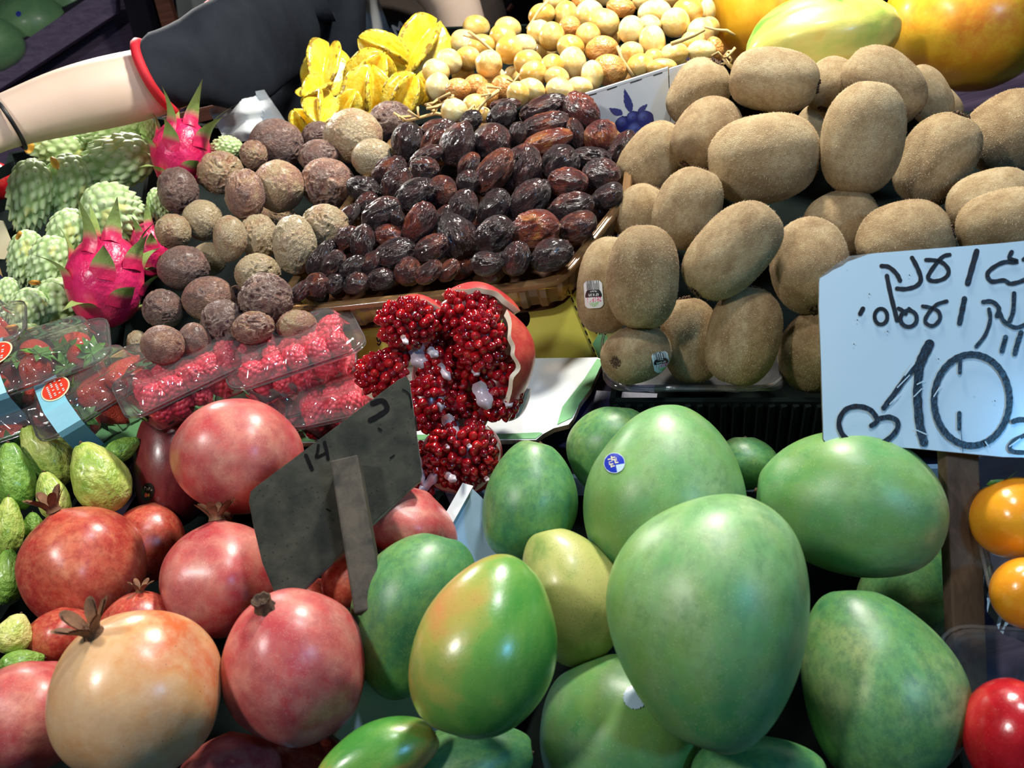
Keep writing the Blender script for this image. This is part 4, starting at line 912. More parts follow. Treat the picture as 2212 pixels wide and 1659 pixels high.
outl = [(560, 958), (1158, 950), (1172, 938), (1196, 925), (1228, 917), (1238, 905), (1252, 872), (1275, 842), (1304, 778), (1290, 772), (700, 780), (560, 850)]
b = MB(); b.plate([sh(*p) for p in outl], [], -ms * .004, 0, 1); b.build('sheet', [M['card_white'], M['card_brown']], wc)
b = MB(); b.plate([sh(*p, .0006) for p in ((560, 956), (1158, 948), (1172, 937), (1166, 935), (1100, 938), (560, 944))], [], -ms * .0004); b.build('green_edge', M['card_green'], wc)
b = MB(); b.plate([sh(*p, .0006) for p in ((1236, 903), (1252, 872), (1275, 842), (1303, 780), (1290, 776), (1262, 820), (1215, 880), (1204, 918))], [], -ms * .0004); b.build('green_edge', M['card_green'], wc)

# ------------------------------------------------------------------ blueberry carton
B0, B1 = P(1250, 212, .775), P(1440, 152, .752); bx = (B1 - B0).normalized(); nb = bx.cross(UPW).normalized(); nb = nb if nb.dot(CAMW - B0) > 0 else -nb
def bp_(x, y, k=0.0): return hit(x, y, B0, nb) + nb * k
bc = empty('blueberry_carton', bp_(1350, 290), 'white carton printed with blue berries, behind the dried dates', 'carton')
b = MB(); b.plate([bp_(*p) for p in ((1236, 216), (1443, 150), (1450, 310), (1250, 350))], [], -nb * .004); b.build('front_panel', M['card_white'], bc)
b = MB(); b.plate([bp_(1445, 149), bp_(1514, 127), bp_(1520, 230), bp_(1451, 310)], [], -nb * .005 + bx * .001); b.build('corner_flap', M['card_white'], bc)
b = MB(); b.beam(bp_(1237, 213, -.003), bp_(1443, 148, -.003), .007, .002, nb); b.build('folded_rim', M['card_white'], bc)
ik = Ink(B0, nb); slots = [(1270, 1288, 202, 197), (1312, 1332, 189, 182), (1362, 1386, 174, 166), (1412, 1430, 158, 152)]
for x0, x1, y0, y1 in slots: ik.line([(x0, y0 + 5), (x1, y1 + 5)], 2)
ik.b.build('rim_slot', M['ink'], bc)

# ------------------------------------------------------------------ printed pictures: a grid of coloured faces lying on a surface
GL = {'Z': '1111100010001000100011111', 'e': '0110010010111101000001110', 's': '0111010000011000001011100', 'p': '1110010010111001000010000', 'r': '1011011000100001000010000', 'i': '0010000000001000010000100', 'G': '0111010000101101001001110', 'n': '1011011001100011000110001', '4': '1001010010111110001000010', '0': '0111010001100011000101110', '3': '1111000001011100000111110', 'T': '1111100100001000010000100', 'o': '0000001100100101001001100', 'P': '1111010010111001000010000'}
def txt(u, v, s, x0, y0, cw, ch):                     # true where the word s has ink; origin top left
    k = int((u - x0) // cw) if u >= x0 else -1
    if k < 0 or k >= len(s) or not (y0 <= v < y0 + ch): return False
    fx = (u - x0) / cw - k; g = GL.get(s[k])
    if g is None or fx > .82: return False
    return g[min(4, int((v - y0) / ch * 5)) * 5 + min(4, int(fx / .82 * 5))] == '1'
def decal(host, px_, py_, w, h, ang, art, nx, ny, name='sticker', label=None, lift=.00035, p0=None, n0=None, parent=None):
    ca, sa = math.cos(math.radians(ang)), math.sin(math.radians(ang)); tree = None
    if host is not None:
        mwh = wm(host); tree = BVHTree.FromPolygons([mwh @ v.co for v in host.data.vertices], [tuple(p.vertices) for p in host.data.polygons])
    V = []; ok = []
    for j in range(ny + 1):
        for i in range(nx + 1):
            u, v = (i / nx - .5) * w, (j / ny - .5) * h; x, y = px_ + u * ca + v * sa, py_ - u * sa + v * ca
            if tree is not None:
                loc, nr, _, _ = tree.ray_cast(CAMW, (R3 @ ray(x, y)).normalized())
                if loc is None: V.append(CAMW); ok.append(False)
                else:
                    V.append(loc - (loc - CAMW).normalized() * lift); ok.append(True)
            else: V.append(hit(x, y, p0, n0) + n0 * lift); ok.append(True)
    Fc, C_ = [], []
    for j in range(ny):
        for i in range(nx):
            c = art((i + .5) / nx, (j + .5) / ny); q = (j * (nx + 1) + i, j * (nx + 1) + i + 1, (j + 1) * (nx + 1) + i + 1, (j + 1) * (nx + 1) + i)
            if c is None or not all(ok[t] for t in q): continue
            Fc.append(q[::-1]); C_ += [(*c, 1)] * 4
    me = mesh(name, V, Fc, M['print'], True, cols=C_)
    bm = bmesh.new(); bm.from_mesh(me); bmesh.ops.delete(bm, geom=[v for v in bm.verts if not v.link_faces], context='VERTS'); bm.to_mesh(me); bm.free()
    par = parent if parent is not None else (host.parent or host); me.transform(wm(par).inverted()); return ob(name, me, par, label=label)
WHT, BLK = (.75, .80, .82), (.01, .015, .015)
def art_kiwi(u, v):                                   # printed upside down: barcode on top, fan of green below
    r = .28
    dx_, dy_ = max(abs(u - .5) - (.5 - r), 0), max(abs(v - .5) - (.5 - r * .6), 0)
    if (dx_ / r) ** 2 + (dy_ / (r * .6)) ** 2 > 1: return None
    if v < .10: return BLK if int(u * 22) % 2 and .15 < u < .85 else WHT
    if v < .34 and .12 < u < .9: return BLK if int(u * 40) % 3 == 0 or int(u * 57) % 4 == 0 else WHT
    e = ((u - .5) / .45) ** 2 + ((v - .55) / .30) ** 2; uu, vv = 1 - u, 1 - v
    if e < 1 and v < .60:
        if txt(uu, vv, 'Green', .22, .44, .115, .09): return WHT
        if txt(uu, vv, '4030', .33, .58, .09, .055): return WHT
        return BLK
    if txt(uu, vv, 'Zespri', .10, .24, .135, .16): return (.65, .01, .15)
    d = math.hypot((u - .5) * .7, v - .76)
    if v > .78 and d < .19: return (.12, .5, .05) if int((math.atan2(v - .76, u - .5)) * 9) % 2 else WHT
    return WHT
def host_of(s): return HOST[[i for i, f in enumerate(FR) if f['label'] == s or f['label'].startswith(s)][0]]
decal(host_of('kiwifruit with a fruit sticker'), 1282, 636, 40, 60, 4, art_kiwi, 40, 60, label='small white barcode fruit sticker', lift=.0012)
decal(host_of('bottom corner kiwifruit'), 1428, 782, 36, 44, 12, art_kiwi, 36, 44, label='small white barcode fruit sticker', lift=.0012)
def art_round(u, v):
    d = math.hypot(u - .5, v - .5)
    if d > .5: return None
    if d > .47: return (.5, .6, .7)
    if u > .55 and v > .62: return (.45, .62, .72)
    for k, (x, y, w_, h_) in enumerate([(.30, .28, .09, .03), (.42, .25, .03, .12), (.52, .22, .1, .03), (.5, .34, .12, .03), (.34, .40, .12, .03), (.26, .48, .03, .1), (.36, .52, .12, .03), (.56, .44, .03, .12), (.6, .50, .12, .03), (.42, .64, .1, .03), (.34, .60, .03, .1), (.62, .32, .03, .1)]):
        if abs(u - x) < w_ / 1.4 and abs(v - y) < h_ / 1.2: return (.65, .62, .35)
    return (.005, .03, .42)
decal(host_of('green mango carrying'), 1327, 1000, 46, 44, 10, art_round, 36, 36, label='round royal blue fruit sticker', lift=.0006)
decal(host_of('green mango with a dented'), 1372, 1506, 50, 50, -35, lambda u, v: None if math.hypot(u - .5, v - .5) > .5 else (.42, .58, .72), 16, 16, label='pale blank round sticker', lift=.0008)
def art_black(u, v):
    if ((u - .5) / .5) ** 2 + ((v - .5) / .5) ** 2 > 1: return None
    if math.hypot(u - .42, v - .68) < .12: return (.65, .12, .05)
    if math.hypot(u - .62, v - .66) < .09: return (.55, .32, .05)
    if txt(u, v, 'Topo', .15, .25, .18, .16): return (.35, .38, .30)
    return (.008, .010, .010)
decal(host_of('dark maroon mango'), 319, 1063, 28, 40, -12, art_black, 26, 34, label='small black oval sticker', lift=.0006)
decal(host_of('far green fruit with a small'), 40, 30, 12, 12, 0, lambda u, v: None if math.hypot(u - .5, v - .5) > .5 else (.02, .04, .35), 10, 10, label='small blue sticker')
BB = [(.16, .62, .085, .6), (.34, .80, .10, .8), (.47, .93, .085, .7), (.46, .62, .11, .7), (.60, .55, .10, .9), (.62, .78, .145, 1.0), (.82, .80, .11, .6), (.74, .58, .11, .8), (.74, .95, .08, .6)]
LV = [((.46, .46), (.30, .32), .10), ((.57, .44), (.53, .04), .09), ((.66, .46), (.80, .34), .07)]
def art_berries(u, v):
    for k, (x, y, r, s_) in reversed(list(enumerate(BB))):
        d = math.hypot((u - x), (v - y) * .80) / r
        if d < 1:
            hl = max(0, 1 - math.hypot(u - x + r * .3, (v - y) * .8 + r * .45) / (r * .7)); cr = .6 if math.hypot(u - x + r * .1, (v - y) * .8 + r * .2) < r * .16 else 1
            c = (.012, .020, .16); return tuple(min(1, (q_ + hl * .16 * w_) * cr * (1 - .35 * (d > .9))) for q_, w_ in zip(c, (.6, .8, 1.6)))
    for (ax, ay), (tx, ty), w_ in LV:
        lx, ly = tx - ax, ty - ay; t_ = ((u - ax) * lx + (v - ay) * ly) / (lx * lx + ly * ly)
        if 0 < t_ < 1 and abs((u - ax) * ly - (v - ay) * lx) / math.hypot(lx, ly) < w_ * math.sin(PI * t_ ** .7) * .55: return (.03, .045, .20)
    return None
decal(None, 1352, 252, 170, 132, 8, art_berries, 110, 90, name='berry_print', label='dark blue printed berries with leaves', p0=B0, n0=nb, parent=bc, lift=.0004)

# ------------------------------------------------------------------ signs
z2 = lambda x, y: (x / 3.072 + 1712, y / 3.072 + 480)
q0, q1, q2 = P(1772, 592, .462), P(2290, 512, .440), P(1786, 960, .444)
ns = (q1 - q0).cross(q2 - q0).normalized(); ns = ns if ns.dot(CAMW - q0) > 0 else -ns
ps_ = empty('price_sign', hit(2078, 984, q0, ns), 'glossy white hand-lettered price sign reading 10 with a heart', 'sign')
out = [z2(*p) for p in ((178, 395), (182, 372), (230, 345), (268, 318), (330, 290), (365, 262), (430, 240), (500, 214), (540, 206), (1000, 170), (1400, 138))] + [(2290, 512), (2290, 990)] + [z2(*p) for p in ((1400, 1558), (800, 1500), (262, 1470), (222, 1462), (205, 1440), (195, 1100), (185, 800), (176, 560))]
b = MB(); b.plate([hit(*p, q0, ns) for p in out], [], -ns * .003, 0, 1); b.build('board', [M['signblue'], M['chip']], ps_)
core = [z2(*p) for p in ((178, 395), (176, 368), (225, 328), (262, 300), (300, 270), (360, 240), (372, 222), (440, 216), (520, 204), (540, 206), (430, 242), (365, 264), (330, 292), (268, 320), (230, 347))]
b = MB(); b.plate([hit(*p, q0, ns) - ns * .0006 for p in core], [], -ns * .002); b.build('chipped_corner', M['chip'], ps_, label='chipped bare corner of the board')
ik = Ink(q0, ns)
INKN = [0]
def zl(pts, w, closed=False):
    k = Ink(q0, ns); k.k = INKN[0]; k.line([z2(*p) for p in pts], w / 3.072, closed); INKN[0] += 1; k.b.build('pen_stroke', M['ink'], ps_)
def ell(cx_, cy_, rx, ry, n=16, a0=0): return [(cx_ + rx * math.cos(a0 + 2 * PI * k / n), cy_ + ry * math.sin(a0 + 2 * PI * k / n)) for k in range(n)]
zl([(590, 292), (640, 300), (690, 345), (712, 388)], 30); zl([(625, 358), (650, 480), (680, 600), (692, 652)], 30)
zl([(792, 238), (830, 310), (850, 380), (820, 425), (750, 445), (692, 442)], 30)
zl([(1040, 218), (990, 235), (920, 320), (898, 375), (945, 393), (1010, 372), (1035, 325), (1000, 275), (940, 255), (885, 252)], 28)
zl([(1220, 195), (1190, 300), (1160, 408)], 38); zl([(1452, 200), (1438, 240), (1490, 265), (1400, 268), (1320, 310), (1290, 352), (1320, 395), (1400, 388), (1445, 410), (1520, 392), (1600, 350)], 30)
zl([(1530, 250), (1600, 220), (1660, 300), (1640, 400)], 28)
zl([(466, 575), (447, 610)], 30); zl(ell(585, 628, 42, 52), 26, True); zl([(702, 575), (730, 590), (748, 610)], 28); zl(ell(768, 642, 54, 54), 28, True); zl([(770, 575), (800, 600)], 24)
zl([(1020, 527), (950, 552), (890, 620), (880, 668), (930, 690), (975, 645), (965, 595), (915, 570), (862, 560)], 26)
zl([(1138, 510), (1120, 600), (1105, 672)], 36); zl([(1262, 532), (1320, 530), (1365, 572), (1352, 625)], 30); zl([(1300, 580), (1308, 650), (1275, 750), (1215, 828)], 26)
zl([(1370, 600), (1400, 660), (1470, 700), (1540, 680), (1620, 600)], 28); zl([(1466, 475), (1460, 590), (1436, 660)], 30)
zl([(1410, 765), (1385, 858)], 32); zl([(1512, 735), (1490, 800), (1470, 875)], 34); zl([(1570, 740), (1640, 720)], 30)
zl([(905, 812), (865, 890), (840, 950)], 66); zl([(840, 950), (826, 1100), (828, 1200), (842, 1350), (868, 1462)], 58); zl([(850, 930), (760, 1020), (680, 1130), (602, 1235)], 36)
zl(ell(1185, 1182, 250, 302, 24), 44, True); zl([(1108, 905), (1106, 1000)], 26); zl([(1102, 1268), (1102, 1372)], 28); zl([(1112, 1375), (1125, 1528)], 5)
zl([(520, 1352), (556, 1325), (545, 1285), (500, 1240), (420, 1224), (345, 1250), (305, 1330), (335, 1420), (425, 1478)], 34); zl([(545, 1476), (620, 1450), (685, 1385), (692, 1325), (640, 1295), (575, 1305)], 34)
zl([(1458, 1325), (1500, 1312), (1600, 1312)], 34); zl([(1570, 1400), (1460, 1455), (1436, 1510), (1500, 1528), (1620, 1525)], 28)
for x, y in ((505, 480), (770, 355), (625, 727), (403, 812), (1335, 1187), (962, 910), (425, 652)): zl([(x, y), (x + 2, y + 3)], 7)
ik2 = Ink(q0, ns); ik2.k = 46
for pts in (((640, 1210), (700, 1150)), ((690, 1100), (770, 1020)), ((800, 1160), (850, 1110)), ((810, 1380), (880, 1410)), ((1430, 1490), (1500, 1440)), ((930, 1160), (968, 1100)), ((740, 1020), (800, 940)), ((820, 1080), (860, 1060)), ((1270, 1460), (1290, 1490))): ik2.line([z2(*p) for p in pts], 6 / 3.072 * 1.3)
ik2.b.build('marker_scratch', M['signblue'], ps_, kind='stuff')
b = MB(); b.beam(hit(2078, 900, q0, ns) - ns * .009, P(2092, 1560, .452), .0185, .010, Vector(R3 @ Vector((1, 0, 0)))); b.build('stake', M['stake_warm'], ps_, bevel=.001, label='weathered brown wooden stake')
# dark sign seen from behind
d0, d1, d2 = P(537, 1075, .466), P(875, 808, .510), P(612, 1310, .438)
nd_ = (d1 - d0).cross(d2 - d0).normalized(); nd_ = nd_ if nd_.dot(CAMW - d0) > 0 else -nd_
ds = empty('back_of_sign', hit(785, 1260, d0, nd_), 'dark grey sign seen from behind, standing among the pomegranates', 'sign')
def dd_(x, y): return hit(x, y, d0, nd_)
b = MB(); b.plate([dd_(*p) for p in ((537, 1082), (541, 1062), (556, 1048), (860, 820), (876, 812), (885, 822), (912, 1020), (908, 1038), (890, 1052), (622, 1306), (610, 1311), (600, 1298), (566, 1215), (548, 1140))], [], -nd_ * .004, 0, 1); b.build('board', [M['signgrey'], M['chip']], ds, bevel=.0006)
ik = Ink(d0, nd_)
ik.line([(661, 984), (668, 1000), (674, 1014)], 8); ik.line([(688, 962), (686, 978), (684, 988), (706, 978)], 6); ik.line([(701, 956), (706, 975), (709, 992)], 7)
for pts, w in ((((805, 872), (826, 866), (836, 884), (815, 900), (800, 908)), 11), (((870, 842), (884, 852), (890, 880)), 3), (((897, 900), (902, 930)), 3), (((818, 926), (824, 930)), 4), (((843, 990), (852, 984)), 3), (((706, 1100), (712, 1104)), 3)): ik.line(pts, w)
ik.b.build('marking', M['ink_matte'], ds, label='faded marker number and smudges', kind='stuff')
s0 = dd_(752, 1010) + nd_ * .0095
b = MB(); b.beam(s0, dd_(806, 1330) + nd_ * .0085, .0165, .015, Vector(R3 @ Vector((1, 0, 0)))); b.build('stake', M['stake'], ds, bevel=.0012, label='square grey wooden stake')

# ------------------------------------------------------------------ clear boxes of berries
def punnet(c, p0, p1, L, Wd, Hb, Hl, label, zmix=.55, band=None, sticker=None):
    mw = frame(p0, p1, zmix, c); root = empty('berry_box', (0, 0, 0), label, 'box', 'clear boxes of berries'); root.matrix_basis = mw
    tub = shell([(-.004, Hb, 0), (-.004, Hb - .0015, 0), (0, Hb - .002, 0), (.001, Hb - .006, 0), (.004, .004, .0022), (.006, .001, .0015), (.010, 0, 0)], L, Wd)
    ob('tub', me_from(tub, 'tub', M['clear']), root)
    lid = shell([(-.0045, Hb + .0005, 0), (-.005, Hb + .002, 0), (-.001, Hb + .0025, 0), (.001, Hb + .005, .003), (.005, Hb + Hl * .75, .003), (.008, Hb + Hl, .0), (.0125, Hb + Hl, 0), (.0135, Hb + Hl - .0012, 0), (.016, Hb + Hl - .0012, 0)], L, Wd)
    ob('lid', me_from(lid, 'lid', M['clear']), root)
    r = MB()
    for k, z in ((-.0045, Hb + .0018), (-.0045, Hb - .0008)):
        base = rrect(L - 2 * k, Wd - 2 * k, min(L, Wd) * .24); r.tube([(x, y, z) for x, y in base] + [(base[0][0], base[0][1], z)], .0006, 5, cap=False)
    ob('rim', me_from(r, 'rim', M['clear']), root)
    if band:
        x0, x1 = band; b = MB(); T = Hb + Hl + .0006
        prof = [(-Wd / 2 + .004, .002), (-Wd / 2 - .006, Hb - .002), (-Wd / 2 - .006, Hb + .003), (-Wd / 2 + .006, T - .001), (-Wd / 2 + .01, T), (Wd / 2 - .01, T), (Wd / 2 - .006, T - .001), (Wd / 2 + .006, Hb + .003), (Wd / 2 + .004, Hb - .003)]
        b.grid([[(x0, y, z) for y, z in prof], [x1 * 1.0 and (x1, y, z) for y, z in prof]]); b.grid([[(x0, y * .99, z - .0003) for y, z in prof], [(x1, y * .99, z - .0003) for y, z in prof]])
        ob('paper_band', me_from(b, 'paper_band', M['band'], False), root, label='light blue paper band')
        if sticker:
            sx, sr1, sr2 = sticker; b = MB(); V = [(sx + sr1 * math.cos(a), sr2 * math.sin(a), T + .0004) for a in [2 * PI * k / 32 for k in range(32)]]; b.add(V, [tuple(range(32))], 0)
            V = [(sx + .9 * sr1 * math.cos(a), .88 * sr2 * math.sin(a), T + .0007) for a in [2 * PI * k / 32 for k in range(32)]]; b.add(V, [tuple(range(32))], 1)
            rr = random.Random(3)
            for row in range(4):
                for k in range(8):
                    y = -sr2 * .6 + 1.2 * sr2 * k / 7; x = sx + (-.45 + .3 * row) * sr1
                    if ((x - sx) / sr1) ** 2 + (y / sr2) ** 2 < .6 and rr.random() < .75:
                        w = sr1 * .07; h = sr2 * .05; b.add([(x - w, y - h, T + .001), (x + w, y - h, T + .001), (x + w, y + h, T + .001), (x - w, y + h, T + .001)], [(0, 1, 2, 3)], 2)
            ob('oval_label', me_from(b, 'oval_label', [M['cream_label'], M['red_label'], M['white_cloth']], False), root, label='red oval label with cream border')
    return root, mw
def berries(mw, L, Wd, H, kind, r, label, group, nx, ny, nz, seed, name):
    rr = random.Random(seed); me = shape(kind, seed % 2, 'rasp' if kind == 'rasp' else 'straw')
    for k in range(nz):
        for i in range(nx):
            for j in range(ny):
                x = (i + .5 - nx / 2) * (L - .018) / nx + rr.uniform(-1, 1) * r * .25; y = (j + .5 - ny / 2) * (Wd - .018) / ny + rr.uniform(-1, 1) * r * .2; z = r * 1.05 + k * (H - 2.1 * r) / max(1, nz - 1)
                m = mw @ Matrix.Translation((x, y, z)) @ Matrix.Rotation(rr.uniform(0, 6.28), 4, 'Z') @ Matrix.Rotation(rr.uniform(.6, 2.4), 4, 'X') @ Matrix.Diagonal((r, r, r * (1.15 if kind == 'rasp' else 1.3), 1))
                if kind == 'rasp': tag(ob(name, me, mw=m), label, 'berry', group)
                else:
                    e = empty(name, (0, 0, 0), label, 'berry', group); e.matrix_basis = m; ob('body', me, e)
                    def cal():
                        b = MB(); q_ = random.Random(1)
                        for t_ in range(9):
                            a = t_ * .7; c_, s_ = math.cos(a), math.sin(a); w = .28; l_ = q_.uniform(.9, 1.25)
                            b.add([(0, 0, 1.0), (c_ * .5 - s_ * w, s_ * .5 + c_ * w, 1.12), (c_ * l_, s_ * l_, .95 + q_.uniform(-.1, .3)), (c_ * .5 + s_ * w, s_ * .5 - c_ * w, 1.12)], [(0, 1, 2), (0, 2, 3)])
                        return me_from(b, 'leaf_cap', M['leaf'])
                    ob('leaf_cap', cached('leafcap', cal), e)
def rb(nm, cx_, cy_, d, x0, y0, dd0, x1, y1, dd1, L, Wd, label, nz=2, seed=1, nx=5, ny=3):
    root, mw = punnet(P(cx_, cy_, d), P(x0, y0, dd0), P(x1, y1, dd1), L, Wd, .027, .014, label)
    berries(mw, L, Wd, .036, 'rasp', .0098, 'red raspberry packed in the ' + nm, 'raspberries in the ' + nm, nx, ny, nz, seed, 'raspberry')
rb('topmost raspberry box', 655, 812, .632, 505, 805, .60, 785, 712, .625, .098, .062, 'clear raspberry box lying on top, under the date tray corner', seed=1)
rb('tilted raspberry box', 437, 858, .622, 300, 890, .585, 560, 765, .62, .098, .058, 'clear raspberry box below the passion fruit, beside the banded strawberries', seed=2)
rb('lower raspberry box', 778, 905, .635, 640, 905, .60, 900, 850, .61, .094, .056, 'clear raspberry box half behind the dark sign', seed=3)
rb('buried raspberry box', 610, 918, .640, 540, 900, .60, 700, 860, .61, .080, .05, 'clear raspberry box at the very bottom between two others', seed=4, nz=1, nx=4)
def sb(nm, cx_, cy_, d, x0, y0, dd0, x1, y1, dd1, L, Wd, label, seed, band, st, Hb=.032, Hl=.016):
    root, mw = punnet(P(cx_, cy_, d), P(x0, y0, dd0), P(x1, y1, dd1), L, Wd, Hb, Hl, label, band=band, sticker=st)
    berries(mw, L, Wd, Hb + Hl - .006, 'straw', .0135, 'strawberry with green cap inside the ' + nm, 'strawberries in the ' + nm, 3, 2, 2, seed, 'strawberry')
sb('upper banded box', 118, 848, .655, -10, 850, .62, 250, 760, .645, .108, .072, 'strawberry box with blue band and red label, stacked on top', 1, (-.040, -.018), (-.022, .013, .020))
sb('lower banded box', 252, 905, .640, 145, 930, .60, 345, 810, .625, .088, .062, 'strawberry box with blue band, tucked beside the raspberries', 2, (-.034, -.016), (-.020, .011, .018))
sb('bottom dark box', 62, 945, .650, -40, 960, .61, 150, 895, .625, .090, .066, 'strawberry box squashed beneath the upper banded one', 3, (-.040, -.020), None, .026, .012)
sb('edge box', -38, 800, .675, -160, 830, .64, 30, 760, .66, .095, .07, 'strawberry box at the picture edge behind the upper banded one', 4, (.0, .016), None)
b = MB(); b.plate([P(x, y, d) for x, y, d in ((-150, 1010, .655), (330, 962, .655), (640, 962, .655), (660, 830, .70), (300, 800, .72), (-150, 860, .73))], [], -NW * .003)
tag(b.build('box_shelf', M['card_green']), 'green card tray under the strawberry and raspberry boxes', 'tray')
b = MB(); b.beam(P(238, 768, .70), P(330, 768, .69), .008, .012, NW); tag(b.build('wooden_batten', M['twig']), 'thin pale wooden batten below the lowest passion fruit', 'batten')

# ------------------------------------------------------------------ opened pomegranate
dp = .560
op = empty('opened_pomegranate', P(980, 900, .58), 'pomegranate torn open into petals full of glossy red seeds', 'pomegranate')
CL = [(1004, 678, 70, 48, .002), (880, 698, 62, 48, .012), (866, 752, 30, 46, .000), (826, 808, 50, 42, .012), (1040, 738, 48, 60, .014), (1084, 836, 40, 66, .006), (957, 768, 40, 36, -.006), (944, 808, 34, 44, .004), (1008, 820, 42, 50, -.004), (921, 872, 40, 56, .012), (984, 880, 28, 30, .004), (996, 980, 72, 68, .020), (922, 1010, 30, 52, .012), (960, 708, 30, 40, -.006), (1040, 890, 30, 24, -.002)]
av, af = ico(3); av = av * (1, 1, 1.25) * (1 + .10 * noise(av * 1.6, 3))[:, None]; av[:, :2] *= (1 - .18 * av[:, 2] / 1.25)[:, None]; am = mesh('aril', av, af, M['aril'])
cores = MB(); cv, cf = ico(3); AR = []
for ci, (x, y, rx, ry, o_) in enumerate(CL):
    d = dp - o_; k = d / F; c = ray(x, y) * d; rz = min(rx, ry) * .75
    cores.add([C2W @ (c + Vector((v[0] * rx * .88, v[1] * ry * .88, v[2] * rz * .86)) * k) for v in cv], cf)
    N = int(2.9 * (rx * ry + rx * rz + ry * rz) / 3 * 4 / 300)
    for i in range(N):
        z = 1 - 2 * (i + .5) / N; ph = i * 2.39996 + ci; r = math.sqrt(1 - z * z); v = Vector((r * math.cos(ph), r * math.sin(ph), z))
        if v.z < -.15: continue
        v2 = Vector((v.x + random.uniform(-.05, .05), v.y + random.uniform(-.05, .05), v.z)).normalized(); p = c + Vector((v2.x * rx, v2.y * ry, v2.z * rz)) * k
        pp = p / -p.z; X_, Y_ = pp.x * F + CX, CY - pp.y * F
        if any(j != ci and ((X_ - q[0]) / q[2]) ** 2 + ((Y_ - q[1]) / q[3]) ** 2 < .72 and q[4] > o_ for j, q in enumerate(CL)): continue
        if noise(np.array([[X_ / 34, Y_ / 34, 1.3]]), 4)[0] > .62: continue      # bare patches of pith
        nr = Vector((v2.x / rx, v2.y / ry, v2.z / rz)).normalized(); AR.append((p, nr, random.uniform(9.2, 12.2) * k, X_, Y_))
pc = ray(978, 812) * (dp + .022)
bedp = MB(); bedp.add([C2W @ (pc + Vector((v[0] * 92, v[1] * 135, v[2] * 40)) * (dp / F)) for v in cv * (1 + .06 * noise(cv * 3, 2))[:, None]], cf); bedp.build('pith', M['membrane'], op, smooth=True)
cores.build('seed_bed', M['core_red'], op, smooth=True)
random.shuffle(AR); print('arils', len(AR)); rest = MB()
for i, (p, nr, s, *_) in enumerate(AR):
    q = Vector((0, 0, 1)).rotation_difference((nr + Vector((random.uniform(-.5, .5), random.uniform(-.5, .5), 0))).normalized()).to_matrix().to_4x4()
    mw = C2W @ Matrix.Translation(p) @ q @ Matrix.Rotation(random.uniform(0, 6), 4, 'Z') @ Matrix.Diagonal((s, s, s, 1))
    if i < 300: ob('aril', am, op, mw=mw)
    else: rest.add([mw @ Vector(v) for v in av], af)
if rest.V: rest.build('arils', M['aril'], op, smooth=True, kind='stuff', fix=False)
def petal(cx_, cy_, R_, d, a0, a1, e0, e1, th=.0045, jag=.08, squash=(1, 1, 1), name='rind', seed=0):
    # patch of a sphere: azimuth in the picture a0..a1 (deg), elevation towards the camera e0..e1
    k = d / F; c = ray(cx_, cy_) * d; n, m_ = 14, 26; O, I = [], []
    for j in range(n + 1):
        ro, ri_ = [], []
        for i in range(m_ + 1):
            u = i / m_; a = math.radians(a0 + (a1 - a0) * u); top = e1 * (math.sin(PI * min(1, max(0, u * .96 + .02))) ** .45) * (1 + jag * math.sin(9 * u + seed) + jag * .7 * math.sin(23 * u + seed * 2))
            e = math.radians(e0 + (top - e0) * j / n); v = Vector((math.cos(e) * math.cos(a), math.cos(e) * math.sin(a), math.sin(e)))
            w = 1 + .02 * math.sin(5 * a + 3 * e)
            ro.append(C2W @ (c + Vector((v.x * squash[0], v.y * squash[1], v.z * squash[2])) * (R_ * k * w))); ri_.append(C2W @ (c + Vector((v.x * squash[0], v.y * squash[1], v.z * squash[2])) * (R_ * k * w - th)))
        O.append(ro); I.append(ri_)
    b = MB(); b.grid(O, 0); b.grid(I, 1); b.grid([O[-1], I[-1]], 1); b.grid([O[0], I[0]], 1); b.grid([[r[0] for r in O], [r[0] for r in I]], 1); b.grid([[r[-1] for r in O], [r[-1] for r in I]], 1)
    return b.build(name, [M['rind'], M['pith']], op, smooth=True)
petal(1044, 776, 112, dp - .004, -62, 62, -60, 52, seed=1, squash=(1, 1.1, .9))
petal(1024, 708, 106, dp + .004, 22, 132, -60, 34, seed=2, squash=(1, .92, .8))
petal(896, 716, 86, dp - .002, 20, 120, -60, 30, seed=3, squash=(1, .92, .8))
petal(998, 984, 88, dp - .014, -160, 50, -70, 24, seed=4, squash=(.99, .98, .7), th=.004)
petal(828, 812, 54, dp - .0, 110, 260, -60, 8, seed=5, th=.003)
petal(1084, 850, 62, dp + .002, -80, 10, -60, 14, seed=6, th=.004)
def flap(pts, th=.0012, name='membrane'):
    n = 8; A = []
    (x0, y0, x1, y1, w, o_, bend) = pts
    for i in range(n + 1):
        u = i / n; x, y = x0 + (x1 - x0) * u, y0 + (y1 - y0) * u; l = math.hypot(x1 - x0, y1 - y0); nx_, ny_ = -(y1 - y0) / l, (x1 - x0) / l; ww = w * (.25 + .75 * math.sin(PI * (.12 + .8 * u))) * (1 + .2 * math.sin(11 * u))
        A.append([ray(x + nx_ * ww * s_, y + ny_ * ww * s_) * (dp - o_ + bend * s_ * s_ + .003 * math.sin(6 * u + s_)) for s_ in (-1, -.5, 0, .5, 1)])
    b = MB(); b.grid([[C2W @ p for p in r] for r in A]); b.grid([[C2W @ (p + Vector((0, 0, -th))) for p in r] for r in A]); return b.build(name, M['membrane'], op, smooth=True)
